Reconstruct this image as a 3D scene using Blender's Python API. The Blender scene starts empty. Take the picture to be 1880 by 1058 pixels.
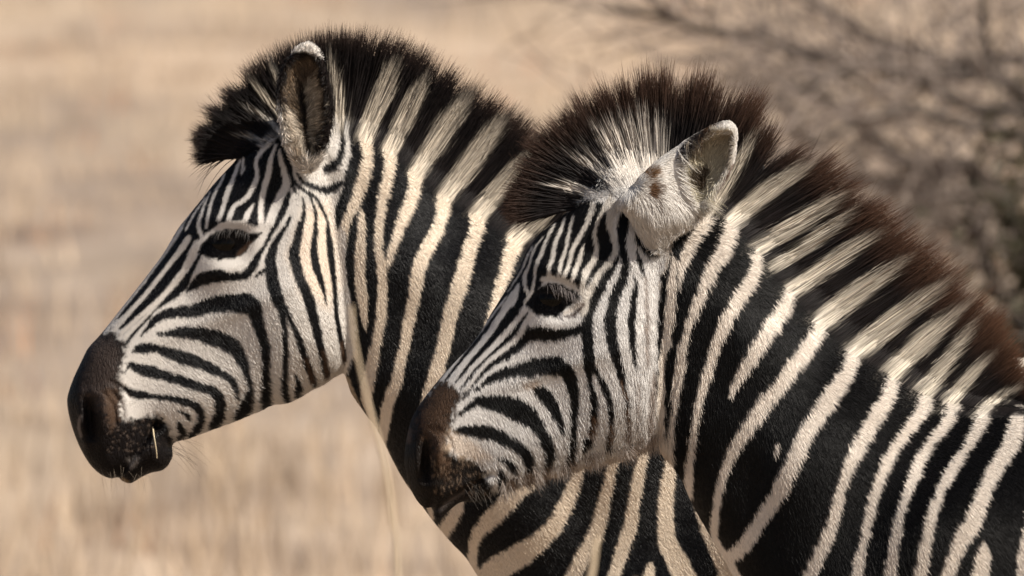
import bpy, math
import numpy as np

# ------------------------------------------------------------------ camera, sky, sun, exposure
SC = bpy.context.scene
S = 0.00075                 # metres per photo pixel on the plane of the front zebra
CX, CY = 940.0, 529.0       # picture centre
Z0 = 1.357                  # height of the optical axis
DIST = 18.0                 # camera to front zebra
cam_d = bpy.data.cameras.new("camera")
cam = bpy.data.objects.new("camera", cam_d)
SC.collection.objects.link(cam)
SC.camera = cam
cam.location = (0, -DIST, Z0)
cam.rotation_euler = (math.radians(90), 0, 0)
cam_d.sensor_width = 36
cam_d.lens = 36 * DIST / (1880 * S)
cam_d.clip_start = 0.5
cam_d.clip_end = 3000
cam_d.dof.use_dof = True
cam_d.dof.focus_distance = DIST + 0.10
cam_d.dof.aperture_fstop = (cam_d.lens / 1000) / 0.052
cam_d.dof.aperture_blades = 0

SUN = np.array([0.64, -0.43, 0.66]); SUN /= np.linalg.norm(SUN)
world = bpy.data.worlds.new("World"); SC.world = world; world.use_nodes = True
nt = world.node_tree; bg = nt.nodes["Background"]
sky = nt.nodes.new("ShaderNodeTexSky"); sky.sky_type = 'NISHITA'; sky.sun_disc = False
sky.sun_elevation = math.asin(SUN[2]); sky.sun_rotation = math.atan2(SUN[0], SUN[1])
sky.dust_density = 2.0
nt.links.new(sky.outputs[0], bg.inputs[0]); bg.inputs[1].default_value = 0.062
sun_d = bpy.data.lights.new("sun", 'SUN'); sun_d.energy = 4.9; sun_d.angle = math.radians(0.6)
sun_d.color = (1.0, 0.93, 0.83)
sun = bpy.data.objects.new("sun", sun_d); SC.collection.objects.link(sun)
from mathutils import Vector
sun.rotation_euler = Vector(SUN).to_track_quat('Z', 'Y').to_euler()
sun.location = (5, -5, 8)
SC.view_settings.view_transform = 'Standard'
SC.view_settings.look = 'None'
SC.view_settings.exposure = 0.42
SC.view_settings.gamma = 1.0
SC.cycles.max_bounces = 6
SC.cycles.use_denoising = True

RNG = np.random.default_rng(7)
COL = SC.collection

# ------------------------------------------------------------------ helpers: objects and materials
def link(name, data, parent=None):
    o = bpy.data.objects.new(name, data); COL.objects.link(o)
    if parent is not None: o.parent = parent
    return o

def tag(o, label=None, cat=None, kind=None, group=None):
    if label: o["label"] = label
    if cat: o["category"] = cat
    if kind: o["kind"] = kind
    if group: o["group"] = group
    return o

def mesh_np(name, V, F, col=None, smooth=True, mat=None):
    me = bpy.data.meshes.new(name)
    V = np.asarray(V, np.float32); F = np.asarray(F, np.int32)
    n = F.shape[1]
    me.vertices.add(len(V)); me.vertices.foreach_set("co", V.ravel())
    me.loops.add(F.size); me.loops.foreach_set("vertex_index", F.ravel())
    me.polygons.add(len(F))
    me.polygons.foreach_set("loop_start", np.arange(0, F.size, n, dtype=np.int32))
    try: me.polygons.foreach_set("loop_total", np.full(len(F), n, np.int32))
    except Exception: pass
    me.polygons.foreach_set("use_smooth", np.full(len(F), smooth))
    if col is not None:
        a = me.attributes.new("tint", 'FLOAT_COLOR', 'POINT')
        c = np.ones((len(V), 4), np.float32); c[:, :3] = col
        a.data.foreach_set("color", c.ravel())
    me.update(calc_edges=True); me.validate()
    if mat: me.materials.append(mat)
    return me

def strands(name, P, R, C, mat, parent=None):
    """P (n, k, 3) points of n hairs, R (n, k) radii, C (n, k, 3) pigment: one hair curves object"""
    n, k, _ = P.shape
    hc = bpy.data.hair_curves.new(name)
    hc.add_curves([k] * n)
    hc.attributes["position"].data.foreach_set("vector", P.astype(np.float32).ravel())
    a = hc.attributes.get("radius") or hc.attributes.new("radius", 'FLOAT', 'POINT')
    a.data.foreach_set("value", R.astype(np.float32).ravel())
    t = hc.attributes.new("tint", 'FLOAT_COLOR', 'POINT')
    c = np.ones((n * k, 4), np.float32); c[:, :3] = C.reshape(-1, 3)
    t.data.foreach_set("color", c.ravel())
    hc.materials.append(mat)
    return link(name, hc, parent)

def material(name, rough=0.6, spec=0.3, color=None, attr=False, bump=None, sheen=0.0):
    m = bpy.data.materials.new(name); m.use_nodes = True
    n = m.node_tree.nodes; b = n["Principled BSDF"]; L = m.node_tree.links
    b.inputs["Roughness"].default_value = rough
    b.inputs["Specular IOR Level"].default_value = spec
    if attr:
        a = n.new("ShaderNodeAttribute"); a.attribute_name = "tint"
        L.new(a.outputs["Color"], b.inputs["Base Color"])
    elif color: b.inputs["Base Color"].default_value = (*color, 1)
    if bump:
        scale, strength, dist = bump
        no = n.new("ShaderNodeTexNoise"); no.inputs["Scale"].default_value = scale
        no.inputs["Detail"].default_value = 5
        tc = n.new("ShaderNodeTexCoord"); L.new(tc.outputs["Object"], no.inputs["Vector"])
        bp = n.new("ShaderNodeBump"); bp.inputs["Strength"].default_value = strength
        bp.inputs["Distance"].default_value = dist
        L.new(no.outputs["Fac"], bp.inputs["Height"]); L.new(bp.outputs[0], b.inputs["Normal"])
    return m

# ------------------------------------------------------------------ helpers: 2D fields in the animal's own side plane
def catmull(P, step=5.0):
    P = np.asarray(P, float)
    if len(P) == 2:
        n = max(2, int(np.hypot(*(P[1] - P[0])[:2]) / step) + 1)
        t = np.linspace(0, 1, n)[:, None]
        return P[0] * (1 - t) + P[1] * t
    Q = np.vstack([2 * P[0] - P[1], P, 2 * P[-1] - P[-2]])
    out = []
    for i in range(1, len(Q) - 2):
        a, b, c, d = Q[i - 1], Q[i], Q[i + 1], Q[i + 2]
        n = max(2, int(np.hypot(*(c - b)[:2]) / step) + 1)
        t = np.linspace(0, 1, n, endpoint=False)[:, None]
        out.append(0.5 * ((2 * b) + (-a + c) * t + (2 * a - 5 * b + 4 * c - d) * t ** 2 + (-a + 3 * b - 3 * c + d) * t ** 3))
    out.append(P[-1:])
    return np.vstack(out)

def poly_sdf(X, Y, poly, closed_smooth=False):
    """signed distance to a polygon, positive inside"""
    P = np.asarray(poly, float)
    if closed_smooth:
        k = len(P); P = catmull(np.vstack([P[-2:], P, P[:3]]), 12)
        d0 = np.asarray(poly, float)[0]
        # keep one full turn
        s = np.argmin(np.hypot(*(P[:len(P) // 2] - d0).T)); e = len(P) - 1 - np.argmin(np.hypot(*(P[::-1][:len(P) // 2] - d0).T))
        P = P[s:e]
    shp = X.shape; x = X.ravel().astype(np.float32); y = Y.ravel().astype(np.float32)
    d = np.full(x.shape, 1e12, np.float32); ins = np.zeros(x.shape, bool)
    n = len(P)
    for i in range(n):
        ax, ay = P[i]; bx, by = P[(i + 1) % n]
        ex, ey = bx - ax, by - ay; l2 = ex * ex + ey * ey
        if l2 < 1e-9: continue
        t = np.clip(((x - ax) * ex + (y - ay) * ey) / l2, 0, 1)
        d = np.minimum(d, (x - ax - t * ex) ** 2 + (y - ay - t * ey) ** 2)
        if ay != by:
            c = (ay > y) != (by > y)
            ins ^= c & (x < (bx - ax) * (y - ay) / (by - ay) + ax)
    d = np.sqrt(d)
    return np.where(ins, d, -d).reshape(shp)

def shepard(X, Y, pts, p=3.0):
    """smooth interpolation of control values: pts rows are x, y, v1, v2 ..."""
    pts = np.asarray(pts, np.float32)
    num = [0.0] * (pts.shape[1] - 2); den = 0.0
    for r in pts:
        w = 1.0 / (((X - r[0]) ** 2 + (Y - r[1]) ** 2 + 900.0) ** (p / 2))
        den = den + w
        for k in range(len(num)): num[k] = num[k] + w * r[2 + k]
    return [a / den for a in num]

_nz = np.random.default_rng(3)
def smooth_noise(h, w, s):
    g = _nz.standard_normal((int(h / s) + 3, int(w / s) + 3)).astype(np.float32)
    yy, xx = np.mgrid[0:h, 0:w].astype(np.float32) / s
    y0 = yy.astype(int); x0 = xx.astype(int); fy = yy - y0; fx = xx - x0
    fy = fy * fy * (3 - 2 * fy); fx = fx * fx * (3 - 2 * fx)
    return (g[y0, x0] * (1 - fx) + g[y0, x0 + 1] * fx) * (1 - fy) + (g[y0 + 1, x0] * (1 - fx) + g[y0 + 1, x0 + 1] * fx) * fy

class Coat:
    """pigment of a coat as a map over the animal's side plane"""
    def __init__(s, x0, y0, x1, y1, base):
        s.x0, s.y0 = x0, y0
        s.a = np.empty((y1 - y0, x1 - x0, 3), np.float32); s.a[:] = base
        s.nz = smooth_noise(256, 256, 5) * 1.0 + smooth_noise(256, 256, 2) * 0.6
    def _box(s, x0, y0, x1, y1):
        h, w = s.a.shape[:2]
        return max(0, int(x0 - s.x0)), max(0, int(y0 - s.y0)), min(w, int(x1 - s.x0) + 1), min(h, int(y1 - s.y0) + 1)
    def _blend(s, b, cov, c):
        v = s.a[b[1]:b[3], b[0]:b[2]]
        v += cov[..., None] * (np.asarray(c, np.float32) - v)
    def stroke(s, pts, c, aa=2.0, ragged=1.0, amt=1.0):
        P = catmull(np.asarray(pts, float), 5)
        P[:, 2] = np.maximum(P[:, 2], 0.5)
        m = P[:, 2].max() / 2 + 5
        b = s._box(P[:, 0].min() - m, P[:, 1].min() - m, P[:, 0].max() + m, P[:, 1].max() + m)
        if b[2] <= b[0] or b[3] <= b[1]: return
        D = np.full((b[3] - b[1], b[2] - b[0]), -99, np.float32)
        for i in range(len(P) - 1):
            (ax, ay, aw), (bx, by, bw) = P[i], P[i + 1]
            r = max(aw, bw) / 2 + 5
            q = s._box(min(ax, bx) - r, min(ay, by) - r, max(ax, bx) + r, max(ay, by) + r)
            if q[2] <= q[0] or q[3] <= q[1]: continue
            yy, xx = np.mgrid[q[1]:q[3], q[0]:q[2]].astype(np.float32)
            xx += s.x0; yy += s.y0
            ex, ey = bx - ax, by - ay; l2 = ex * ex + ey * ey + 1e-6
            t = np.clip(((xx - ax) * ex + (yy - ay) * ey) / l2, 0, 1)
            d = (aw + (bw - aw) * t) / 2 - np.hypot(xx - ax - t * ex, yy - ay - t * ey)
            v = D[q[1] - b[1]:q[3] - b[1], q[0] - b[0]:q[2] - b[0]]
            np.maximum(v, d, out=v)
        yy, xx = np.mgrid[b[1]:b[3], b[0]:b[2]]
        D += ragged * min(1.0, max(0.3, np.median(P[:, 2]) / 16)) * s.nz[yy % 256, xx % 256]
        s._blend(b, np.clip(0.5 + D / aa, 0, 1) * amt, c)
    def poly(s, pts, c, aa=2.5, ragged=1.0, amt=1.0, smooth=False):
        P = np.asarray(pts, float); m = aa + 3
        b = s._box(P[:, 0].min() - m, P[:, 1].min() - m, P[:, 0].max() + m, P[:, 1].max() + m)
        yy, xx = np.mgrid[b[1]:b[3], b[0]:b[2]]
        D = poly_sdf(xx.astype(np.float32) + s.x0, yy.astype(np.float32) + s.y0, P, smooth)
        D += ragged * s.nz[yy % 256, xx % 256]
        s._blend(b, np.clip(0.5 + D / aa, 0, 1) * amt, c)
    def at(s, x, y):
        h, w = s.a.shape[:2]
        fx = np.clip(x - s.x0, 0, w - 1.01); fy = np.clip(y - s.y0, 0, h - 1.01)
        ix = fx.astype(int); iy = fy.astype(int); fx = (fx - ix)[:, None]; fy = (fy - iy)[:, None]
        a = s.a
        return (a[iy, ix] * (1 - fx) + a[iy, ix + 1] * fx) * (1 - fy) + (a[iy + 1, ix] * (1 - fx) + a[iy + 1, ix + 1] * fx) * fy

# ------------------------------------------------------------------ helpers: surfaces y*y = W(x, y) as one closed mesh
def surface_nets(xs, ys, zs, fun):
    """xs, ys side plane nodes, zs depth nodes; fun(X, Y, Z) > 0 outside. Returns vertices (x, y, z) and quads"""
    nx, ny, nz = len(xs), len(ys), len(zs)
    F = np.empty((nx, ny, nz), np.float32)
    for i in range(0, nx, 48):
        sl = slice(i, min(nx, i + 48))
        F[sl] = fun(xs[sl], ys, zs)
    sg = F < 0
    cnt = np.zeros((nx - 1, ny - 1, nz - 1), np.int8)
    for a in (0, 1):
        for b in (0, 1):
            for c in (0, 1):
                cnt += sg[a:nx - 1 + a, b:ny - 1 + b, c:nz - 1 + c]
    ci, cj, ck = np.nonzero((cnt > 0) & (cnt < 8)); del cnt
    idx = np.full((nx - 1, ny - 1, nz - 1), -1, np.int32); idx[ci, cj, ck] = np.arange(len(ci))
    acc = np.zeros((len(ci), 3)); num = np.zeros(len(ci))
    co = [(a, b, c) for a in (0, 1) for b in (0, 1) for c in (0, 1)]
    def pos(o): return np.stack([xs[ci + o[0]], ys[cj + o[1]], zs[ck + o[2]]], 1)
    for u in co:
        for ax in range(3):
            if u[ax]: continue
            v = list(u); v[ax] = 1
            fu = F[ci + u[0], cj + u[1], ck + u[2]].astype(float); fv = F[ci + v[0], cj + v[1], ck + v[2]].astype(float)
            m = (fu < 0) != (fv < 0)
            t = np.where(m, fu / np.where(m, fu - fv, 1), 0)[:, None]
            acc += m[:, None] * (pos(u) * (1 - t) + pos(v) * t); num += m
    V = acc / num[:, None]
    quads = []
    for ax in range(3):
        a = [slice(None)] * 3; b = [slice(None)] * 3
        a[ax] = slice(0, -1); b[ax] = slice(1, None)
        s0 = sg[tuple(a)]; s1 = sg[tuple(b)]
        e = np.argwhere(s0 != s1)
        o1, o2 = [(1, 2), (2, 0), (0, 1)][ax]
        ok = (e[:, o1] > 0) & (e[:, o2] > 0)
        lim = [nx - 1, ny - 1, nz - 1]
        ok &= (e[:, o1] < lim[o1]) & (e[:, o2] < lim[o2])
        e = e[ok]; flip = s0[tuple(e.T)]
        def cell(d1, d2):
            q = e.copy(); q[:, o1] -= d1; q[:, o2] -= d2
            return idx[tuple(q.T)]
        q = np.stack([cell(1, 1), cell(0, 1), cell(0, 0), cell(1, 0)], 1)
        q[~flip] = q[~flip][:, ::-1]
        quads.append(q)
    Q = np.vstack(quads)
    return V, Q[(Q >= 0).all(1)]

class Grid2:
    def __init__(s, x0, y0, x1, y1, h):
        s.x0, s.y0, s.h = x0, y0, h
        s.xs = np.arange(x0, x1 + h, h, dtype=np.float32); s.ys = np.arange(y0, y1 + h, h, dtype=np.float32)
        s.X, s.Y = np.meshgrid(s.xs, s.ys)
    def at(s, A, x, y):
        fx = np.clip((x - s.x0) / s.h, 0, len(s.xs) - 1.001); fy = np.clip((y - s.y0) / s.h, 0, len(s.ys) - 1.001)
        ix = fx.astype(int); iy = fy.astype(int); fx = fx - ix; fy = fy - iy
        return (A[iy, ix] * (1 - fx) + A[iy, ix + 1] * fx) * (1 - fy) + (A[iy + 1, ix] * (1 - fx) + A[iy + 1, ix + 1] * fx) * fy

def blur(A, n):
    for _ in range(n):
        A = A.copy()
        A[1:-1] = (A[:-2] + 2 * A[1:-1] + A[2:]) / 4
        A[:, 1:-1] = (A[:, :-2] + 2 * A[:, 1:-1] + A[:, 2:]) / 4
    return A

def shell(g, poly, ctl):
    """W for one volume: polygon outline, ctl rows x, y, T (half thickness), R (rounding)"""
    d = poly_sdf(g.X, g.Y, poly, True)
    T, R = shepard(g.X, g.Y, ctl)
    u = np.clip(d / R, -3, 1)
    return T * T * np.where(u > 0, 1 - (1 - u) ** 2, 2 * u), d

def smax(a, b, k):
    h = np.clip(0.5 + 0.5 * (a - b) / k, 0, 1)
    return b + (a - b) * h + k * h * (1 - h)

# bumps on the half thickness: (x, y, rx, ry, degrees, amount)
def bump_field(g, bumps):
    A = np.zeros_like(g.X)
    for x, y, rx, ry, deg, amt in bumps:
        c, s_ = math.cos(math.radians(deg)), math.sin(math.radians(deg))
        dx, dy = g.X - x, g.Y - y
        u = (dx * c + dy * s_) / rx; v = (-dx * s_ + dy * c) / ry
        A += amt * np.exp(-(u * u + v * v))
    return A

def groove(g, pts, width, amt):
    P = catmull(pts, 4); d = np.full(g.X.shape, 1e9, np.float32)
    for x, y in P: d = np.minimum(d, (g.X - x) ** 2 + (g.Y - y) ** 2)
    return amt * np.exp(-d / (width * width))

def warp_axis(lo, a, b, hi, h, grow=1.12, hmax=18):
    v = list(np.arange(a, b + h, h)); s_ = h
    while v[-1] < hi:
        s_ = min(hmax, s_ * grow); v.append(v[-1] + s_)
    s_ = h
    while v[0] > lo:
        s_ = min(hmax, s_ * grow); v.insert(0, v[0] - s_)
    return np.array(v)

# ------------------------------------------------------------------ materials
M_SKIN = material("coat_skin", 0.5, 0.06, attr=True)
def bare_skin_bump(m):
    """leathery pores and creases where the skin is bare (attribute "bare")"""
    n = m.node_tree.nodes; L = m.node_tree.links; b = n["Principled BSDF"]
    tc = n.new("ShaderNodeTexCoord"); at_ = n.new("ShaderNodeAttribute"); at_.attribute_name = "bare"
    vo = n.new("ShaderNodeTexVoronoi"); vo.feature = 'DISTANCE_TO_EDGE'; vo.inputs["Scale"].default_value = 230
    no = n.new("ShaderNodeTexNoise"); no.inputs["Scale"].default_value = 48; no.inputs["Detail"].default_value = 6
    mp = n.new("ShaderNodeMapping"); mp.inputs["Rotation"].default_value = (0, 0.5, 0); mp.inputs["Scale"].default_value = (1.0, 1.0, 0.4)
    L.new(tc.outputs["Object"], mp.inputs[0]); L.new(mp.outputs[0], vo.inputs["Vector"]); L.new(mp.outputs[0], no.inputs["Vector"])
    mn = n.new("ShaderNodeMath"); mn.operation = 'MINIMUM'; mn.inputs[1].default_value = 0.25; L.new(vo.outputs["Distance"], mn.inputs[0])
    ad = n.new("ShaderNodeMath"); ad.operation = 'MULTIPLY_ADD'; ad.inputs[1].default_value = 1.6; L.new(mn.outputs[0], ad.inputs[0]); L.new(no.outputs["Fac"], ad.inputs[2])
    bp = n.new("ShaderNodeBump"); bp.inputs["Distance"].default_value = 0.0032
    L.new(at_.outputs["Fac"], bp.inputs["Strength"]); L.new(ad.outputs[0], bp.inputs["Height"]); L.new(bp.outputs[0], b.inputs["Normal"])
bare_skin_bump(M_SKIN)
M_FUR = material("fur_hair", 0.40, 0.14, attr=True)
M_SLEEK = material("sleek_fur_hair", 0.36, 0.20, attr=True)
M_MANE = material("mane_hair", 0.5, 0.10, attr=True)
M_EYE = material("eye_wet", 0.10, 0.12, (0.004, 0.003, 0.002))
M_HOOF = material("hoof_horn", 0.45, 0.3, (0.03, 0.027, 0.025), bump=(90, 0.4, 0.002))

K = (0.0042, 0.004, 0.0047)          # black hair
KB = (0.030, 0.017, 0.011)         # brown black hair
WF = (0.575, 0.54, 0.50)            # white hair of the face
WN = (0.66, 0.565, 0.455)           # cream hair of the neck
WM = (0.40, 0.35, 0.285)            # pale mane hair

# ------------------------------------------------------------------ the animal builder
class Animal:
    def __init__(s, name, k, y, px_root):
        s.k, s.y = k * S, y
        s.ground = CY + Z0 / s.k
        s.root = bpy.data.objects.new(name, None); COL.objects.link(s.root)
        s.o = np.array([(px_root - CX) * s.k, y, 0.0]); s.root.location = s.o
        s.root.empty_display_size = 0.3
    def loc(s, x, y, d):
        """side plane (x, y) and depth d in pixels -> local metres"""
        return np.stack([(x - CX) * s.k, s.y + d * s.k + 0 * x, Z0 + (CY - y) * s.k], -1) - s.o
    def side(s, x, y):
        return np.sqrt(np.maximum(s.g.at(s.W, x, y), 0))

def leg_dist(X, Y, D, chain):
    out = None
    for (a, ra), (b, rb) in zip(chain[:-1], chain[1:]):
        a = np.array(a, float); b = np.array(b, float); e = b - a; l2 = e @ e
        t = np.clip(((X - a[0]) * e[0] + (Y - a[1]) * e[1] + (D - a[2]) * e[2]) / l2, 0, 1)
        d = np.sqrt((X - a[0] - t * e[0]) ** 2 + (Y - a[1] - t * e[1]) ** 2 + (D - a[2] - t * e[2]) ** 2) - (ra + (rb - ra) * t)
        out = d if out is None else np.minimum(out, d)
    return out

def body_fun(A, legs, ylegs):
    def fun(xs, ys, zs):
        X, Y = np.meshgrid(xs, ys, indexing='ij')
        w = A.g.at(A.W, X, Y).astype(np.float32)
        F = (zs[None, None, :] ** 2 - w[..., None]) / 180.0
        j = np.searchsorted(ys, ylegs)
        if legs and xs[-1] > min(p[0][0] for L in legs for p in L) - 200:
            Xb, Yb, Db = np.meshgrid(xs, ys[j:], np.abs(zs), indexing='ij')
            for L in legs:
                d = leg_dist(Xb, Yb, Db, L)
                a = F[:, j:, :]
                h = np.clip(0.5 + 0.5 * (d - a) / 30, 0, 1)
                F[:, j:, :] = d + (a - d) * h - 30 * h * (1 - h)
        return F
    return fun

def build_body(A, xs, ys, zs, legs, ylegs, coat, bare):
    V, Q = surface_nets(xs, ys, zs, body_fun(A, legs, ylegs))
    # settle the vertices on the surface where only the side profile matters
    for _ in range(3):
        m = V[:, 1] < ylegs - 40
        x, y, d = V[m].T
        w = A.g.at(A.W, x, y); e = 1.5
        gx = -(A.g.at(A.W, x + e, y) - A.g.at(A.W, x - e, y)) / (2 * e)
        gy = -(A.g.at(A.W, x, y + e) - A.g.at(A.W, x, y - e)) / (2 * e)
        gz = 2 * d; f = d * d - w
        st = f / np.maximum(gx * gx + gy * gy + gz * gz, 1.0)
        st = np.clip(st, -0.08, 0.08)
        V[m] -= np.stack([gx * st, gy * st, gz * st], 1).clip(-2.5, 2.5)
    P = A.loc(V[:, 0], V[:, 1], V[:, 2])
    a, b, c, d = (P[Q[:, i]] for i in range(4))
    if np.einsum('ij,ij->i', a, np.cross(b, c)).sum() + np.einsum('ij,ij->i', a, np.cross(c, d)).sum() < 0: Q = Q[:, ::-1]
    me = mesh_np("body", P, Q, coat.at(V[:, 0], V[:, 1]), True, M_SKIN)
    body = link("body", me, A.root)
    A.V, A.P, A.Q = V, P, Q
    ba = me.attributes.new("bare", 'FLOAT', 'POINT')
    ba.data.foreach_set("value", np.clip(poly_sdf(V[:, 0], V[:, 1], bare) / 12 + 0.1, 0, 0.6).astype(np.float32))
    N = np.empty(len(P) * 3, np.float32); me.vertices.foreach_get("normal", N) if hasattr(me.vertices[0], "normal") else None
    A.N = N.reshape(-1, 3)
    return body

def fur(A, V, P, N, Q, coat, n, ctl, box, parent, name="fur", r0=0.00045, seed=1, mat=None, vary=0.09, curl=0.05, flat=0.45):
    """short coat: hairs rooted on quads Q, lying along the flow ctl rows (x, y, dx, dy, length px, lift degrees)"""
    R = np.random.default_rng(seed)
    a, b, c, d = (P[Q[:, i]] for i in range(4))
    area = np.linalg.norm(np.cross(c - a, d - b), axis=1) / 2
    cen = V[Q].mean(1); nrm = N[Q].mean(1)
    keep = (cen[:, 0] > box[0]) & (cen[:, 0] < box[2]) & (cen[:, 1] > box[1]) & (cen[:, 1] < box[3])
    keep &= (nrm[:, 1] < 0.35)
    ctl = np.asarray(ctl, float)
    ln = shepard(cen[:, 0], cen[:, 1], np.column_stack([ctl[:, :2], ctl[:, 4]]))[0]
    pr = area * keep * np.where(ln < 2.2, 0.02, 1.0)
    pr /= pr.sum()
    q = Q[R.choice(len(Q), n, p=pr)]
    u = R.random((n, 1)); v = R.random((n, 1))
    w = [(1 - u) * (1 - v), u * (1 - v), u * v, (1 - u) * v]
    mix = lambda A_: sum(w[i] * A_[q[:, i]] for i in range(4))
    p = mix(P); nn = mix(N); nn /= np.linalg.norm(nn, axis=1, keepdims=True) + 1e-9
    px = mix(V)
    fx, fy, ln, lift = shepard(px[:, 0], px[:, 1], ctl)
    hang = np.clip((ln - 13) / 7, 0, 1)[:, None] * 0.8
    ln = ln * A.k * R.uniform(0.6, 1.25, n)
    # flow, slightly swirled so that tufts form
    ang = 0.13 * np.sin(px[:, 0] / 13.0 + 2.1 * np.sin(px[:, 1] / 17.0)) * np.sin(px[:, 1] / 11.0 + 1.7 * np.sin(px[:, 0] / 19.0)) + R.normal(0, 0.13, n)
    f = np.stack([fx * np.cos(ang) - fy * np.sin(ang), R.normal(0, 0.10, n), -(fx * np.sin(ang) + fy * np.cos(ang))], 1)
    t = f - (f * nn).sum(1, keepdims=True) * nn
    t /= np.linalg.norm(t, axis=1, keepdims=True) + 1e-9
    li = np.radians(lift * flat * R.uniform(0.5, 1.5, n))[:, None]
    dr = t * np.cos(li) + nn * np.sin(li) + hang * f
    dr /= np.linalg.norm(dr, axis=1, keepdims=True)
    k = 4
    sg = np.linspace(0, 1, k)
    pts = p[:, None] - nn[:, None] * 0.0001 + ln[:, None, None] * (sg[None, :, None] * dr[:, None] - curl * (sg ** 2)[None, :, None] * nn[:, None])
    rad = np.repeat((r0 * R.uniform(0.7, 1.2, (n, 1))), k, 1) * (1 - 0.8 * sg[None] ** 1.3)
    c = coat.at(px[:, 0] + R.normal(0, 0.8, n), px[:, 1] + R.normal(0, 0.8, n))
    c = c * R.lognormal(0, vary, (n, 1))
    return strands(name, pts, rad, np.repeat(c[:, None], k, 1), mat or M_FUR, parent)

def mane(A, root_line, tip_line, coat, body_coat, n, seed, thick, clump, tuft, parent, tip_brown, gap, len_j, core_h, zone, r0=0.00078):
    """upright mane: a thin crest of matted hair with long hairs over it; pigment from the mane's own map"""
    R = np.random.default_rng(seed)
    rl = catmull(root_line, 6); tl = catmull(tip_line, 6)
    def par(L):
        s_ = np.concatenate([[0], np.cumsum(np.hypot(*np.diff(L, axis=0).T))]); return s_ / s_[-1]
    # both polylines have the same number of control points: use control index as the common parameter
    def sampler(C):
        C = np.asarray(C, float); D = catmull(C, 3)
        # parameter of dense points = fractional control index
        idx = [np.argmin(np.hypot(*(D - c).T)) for c in C]
        t = np.interp(np.arange(len(D)), idx, np.arange(len(C)))
        return lambda u: np.stack([np.interp(u, t, D[:, 0]), np.interp(u, t, D[:, 1])], -1)
    fr, ft = sampler(root_line), sampler(tip_line); m = len(root_line) - 1
    # crest
    us = np.linspace(0, m, 220); vs = np.linspace(-0.12, core_h, 34)
    a, b = fr(us), ft(us)
    V = []; 
    side_n = 9
    jag = 1 + 0.07 * np.sin(us * 9.0) * np.sin(us * 23.0) + R.normal(0, 0.03, len(us))
    g = np.linspace(-1, 1, side_n)
    ring = []
    for i in range(len(us)):
        for v in vs:
            vv = v * jag[i]
            p = a[i] * (1 - vv) + b[i] * vv
            ring.append(p)
    ring = np.array(ring).reshape(len(us), len(vs), 2)
    th = thick * (1 - 0.85 * np.clip(vs / core_h, 0, 1) ** 1.5)
    endf = np.clip(np.minimum(us, m - us) / 0.25, 0.05, 1)
    front = np.dstack([ring, -(th[None] * endf[:, None])]); back = np.dstack([ring, (th[None] * endf[:, None])])
    nu, nv = len(us), len(vs)
    V = np.vstack([front.reshape(-1, 3), back.reshape(-1, 3)])
    id_ = np.arange(nu * nv).reshape(nu, nv); q = []
    f = np.stack([id_[:-1, :-1], id_[1:, :-1], id_[1:, 1:], id_[:-1, 1:]], -1).reshape(-1, 4)
    q = [f, f[:, ::-1] + nu * nv]
    o = nu * nv
    for e0, e1 in ((id_[:-1, -1], id_[1:, -1]), (id_[1:, 0], id_[:-1, 0]), (id_[0, :-1], id_[0, 1:]), (id_[-1, 1:], id_[-1, :-1])):
        q.append(np.stack([e0, e1, e1 + o, e0 + o], -1))
    Q = np.vstack(q)
    core = link("mane", mesh_np("mane", A.loc(V[:, 0], V[:, 1], V[:, 2]), Q, coat.at(V[:, 0], V[:, 1]) * 0.8, True, M_MANE), parent)
    # hairs
    u = R.random(n) * m
    def toward(u_, dens, amount):
        cc = np.sort(R.random(int(m * dens)) * m)
        near = cc[np.argmin(np.abs(u_[:, None] - cc[None]), axis=1)]
        return u_ + (near - u_) * amount * R.uniform(0.6, 1.1, n), np.clip(np.abs(near - u_) * dens * 1.6, 0, 1), near
    ut, far_t, _n = toward(u, *tuft)
    wz = np.interp(u, *zone); ut = u + (ut - u) * wz; far_t = far_t * wz
    ut, far_c, _n = toward(ut, *clump)
    ut = ut + R.normal(0, 0.025, n)
    lj = len_j[0] + (len_j[1] - len_j[0]) * (R.random(n) * 0.55 + R.random(n) * 0.45)
    lj = lj * (1 - gap * far_t ** 1.5) * (1 - 0.10 * far_c ** 2)
    start = np.where(R.random(n) < 0.7, R.normal(0.0, 0.045, n), R.uniform(0.05, 0.35, n))
    k = 7; sg = np.linspace(0, 1, k)
    d0 = R.uniform(-1, 1, n) * thick; d0 = np.where(R.random(n) < 0.55, -np.abs(d0) * 0.3 - thick * 0.75, d0)
    spread = R.normal(0, 14, n) + d0 * 0.2
    bend = np.where(R.random(n) < 0.05, R.normal(0, 34, n), R.normal(0, 9, n))
    f = start[:, None] + (lj - start)[:, None] * sg[None]
    uu = u[:, None] + (ut - u)[:, None] * f.clip(0, 1) ** 1.6
    uu = uu.clip(0, m)
    ra, rb = fr(uu), ft(uu)
    pts = ra * (1 - f[..., None]) + rb * f[..., None]
    # hairs keep their root's place as well as the local lean
    nrm = np.stack([-(rb - ra)[..., 1], (rb - ra)[..., 0]], -1); nrm /= np.linalg.norm(nrm, axis=-1, keepdims=True) + 1e-9
    pts = pts + nrm * (bend[:, None] * sg[None] ** 2 * 1.0)[..., None]
    d = d0[:, None] * (1 - 0.7 * f.clip(0, 1)) + spread[:, None] * f.clip(0, 1) ** 2 - 2.5 * np.sign(-d0)[:, None]
    sd = A.side(pts[..., 0].ravel(), pts[..., 1].ravel()).reshape(n, k)
    d = np.where(d0[:, None] < 0, np.minimum(d, -sd - 2.0), np.maximum(d, sd + 2.0) * (sd > 0) + d * (sd <= 0))
    c = coat.at((pts[..., 0]).ravel(), (pts[..., 1]).ravel()).reshape(n, k, 3)
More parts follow.
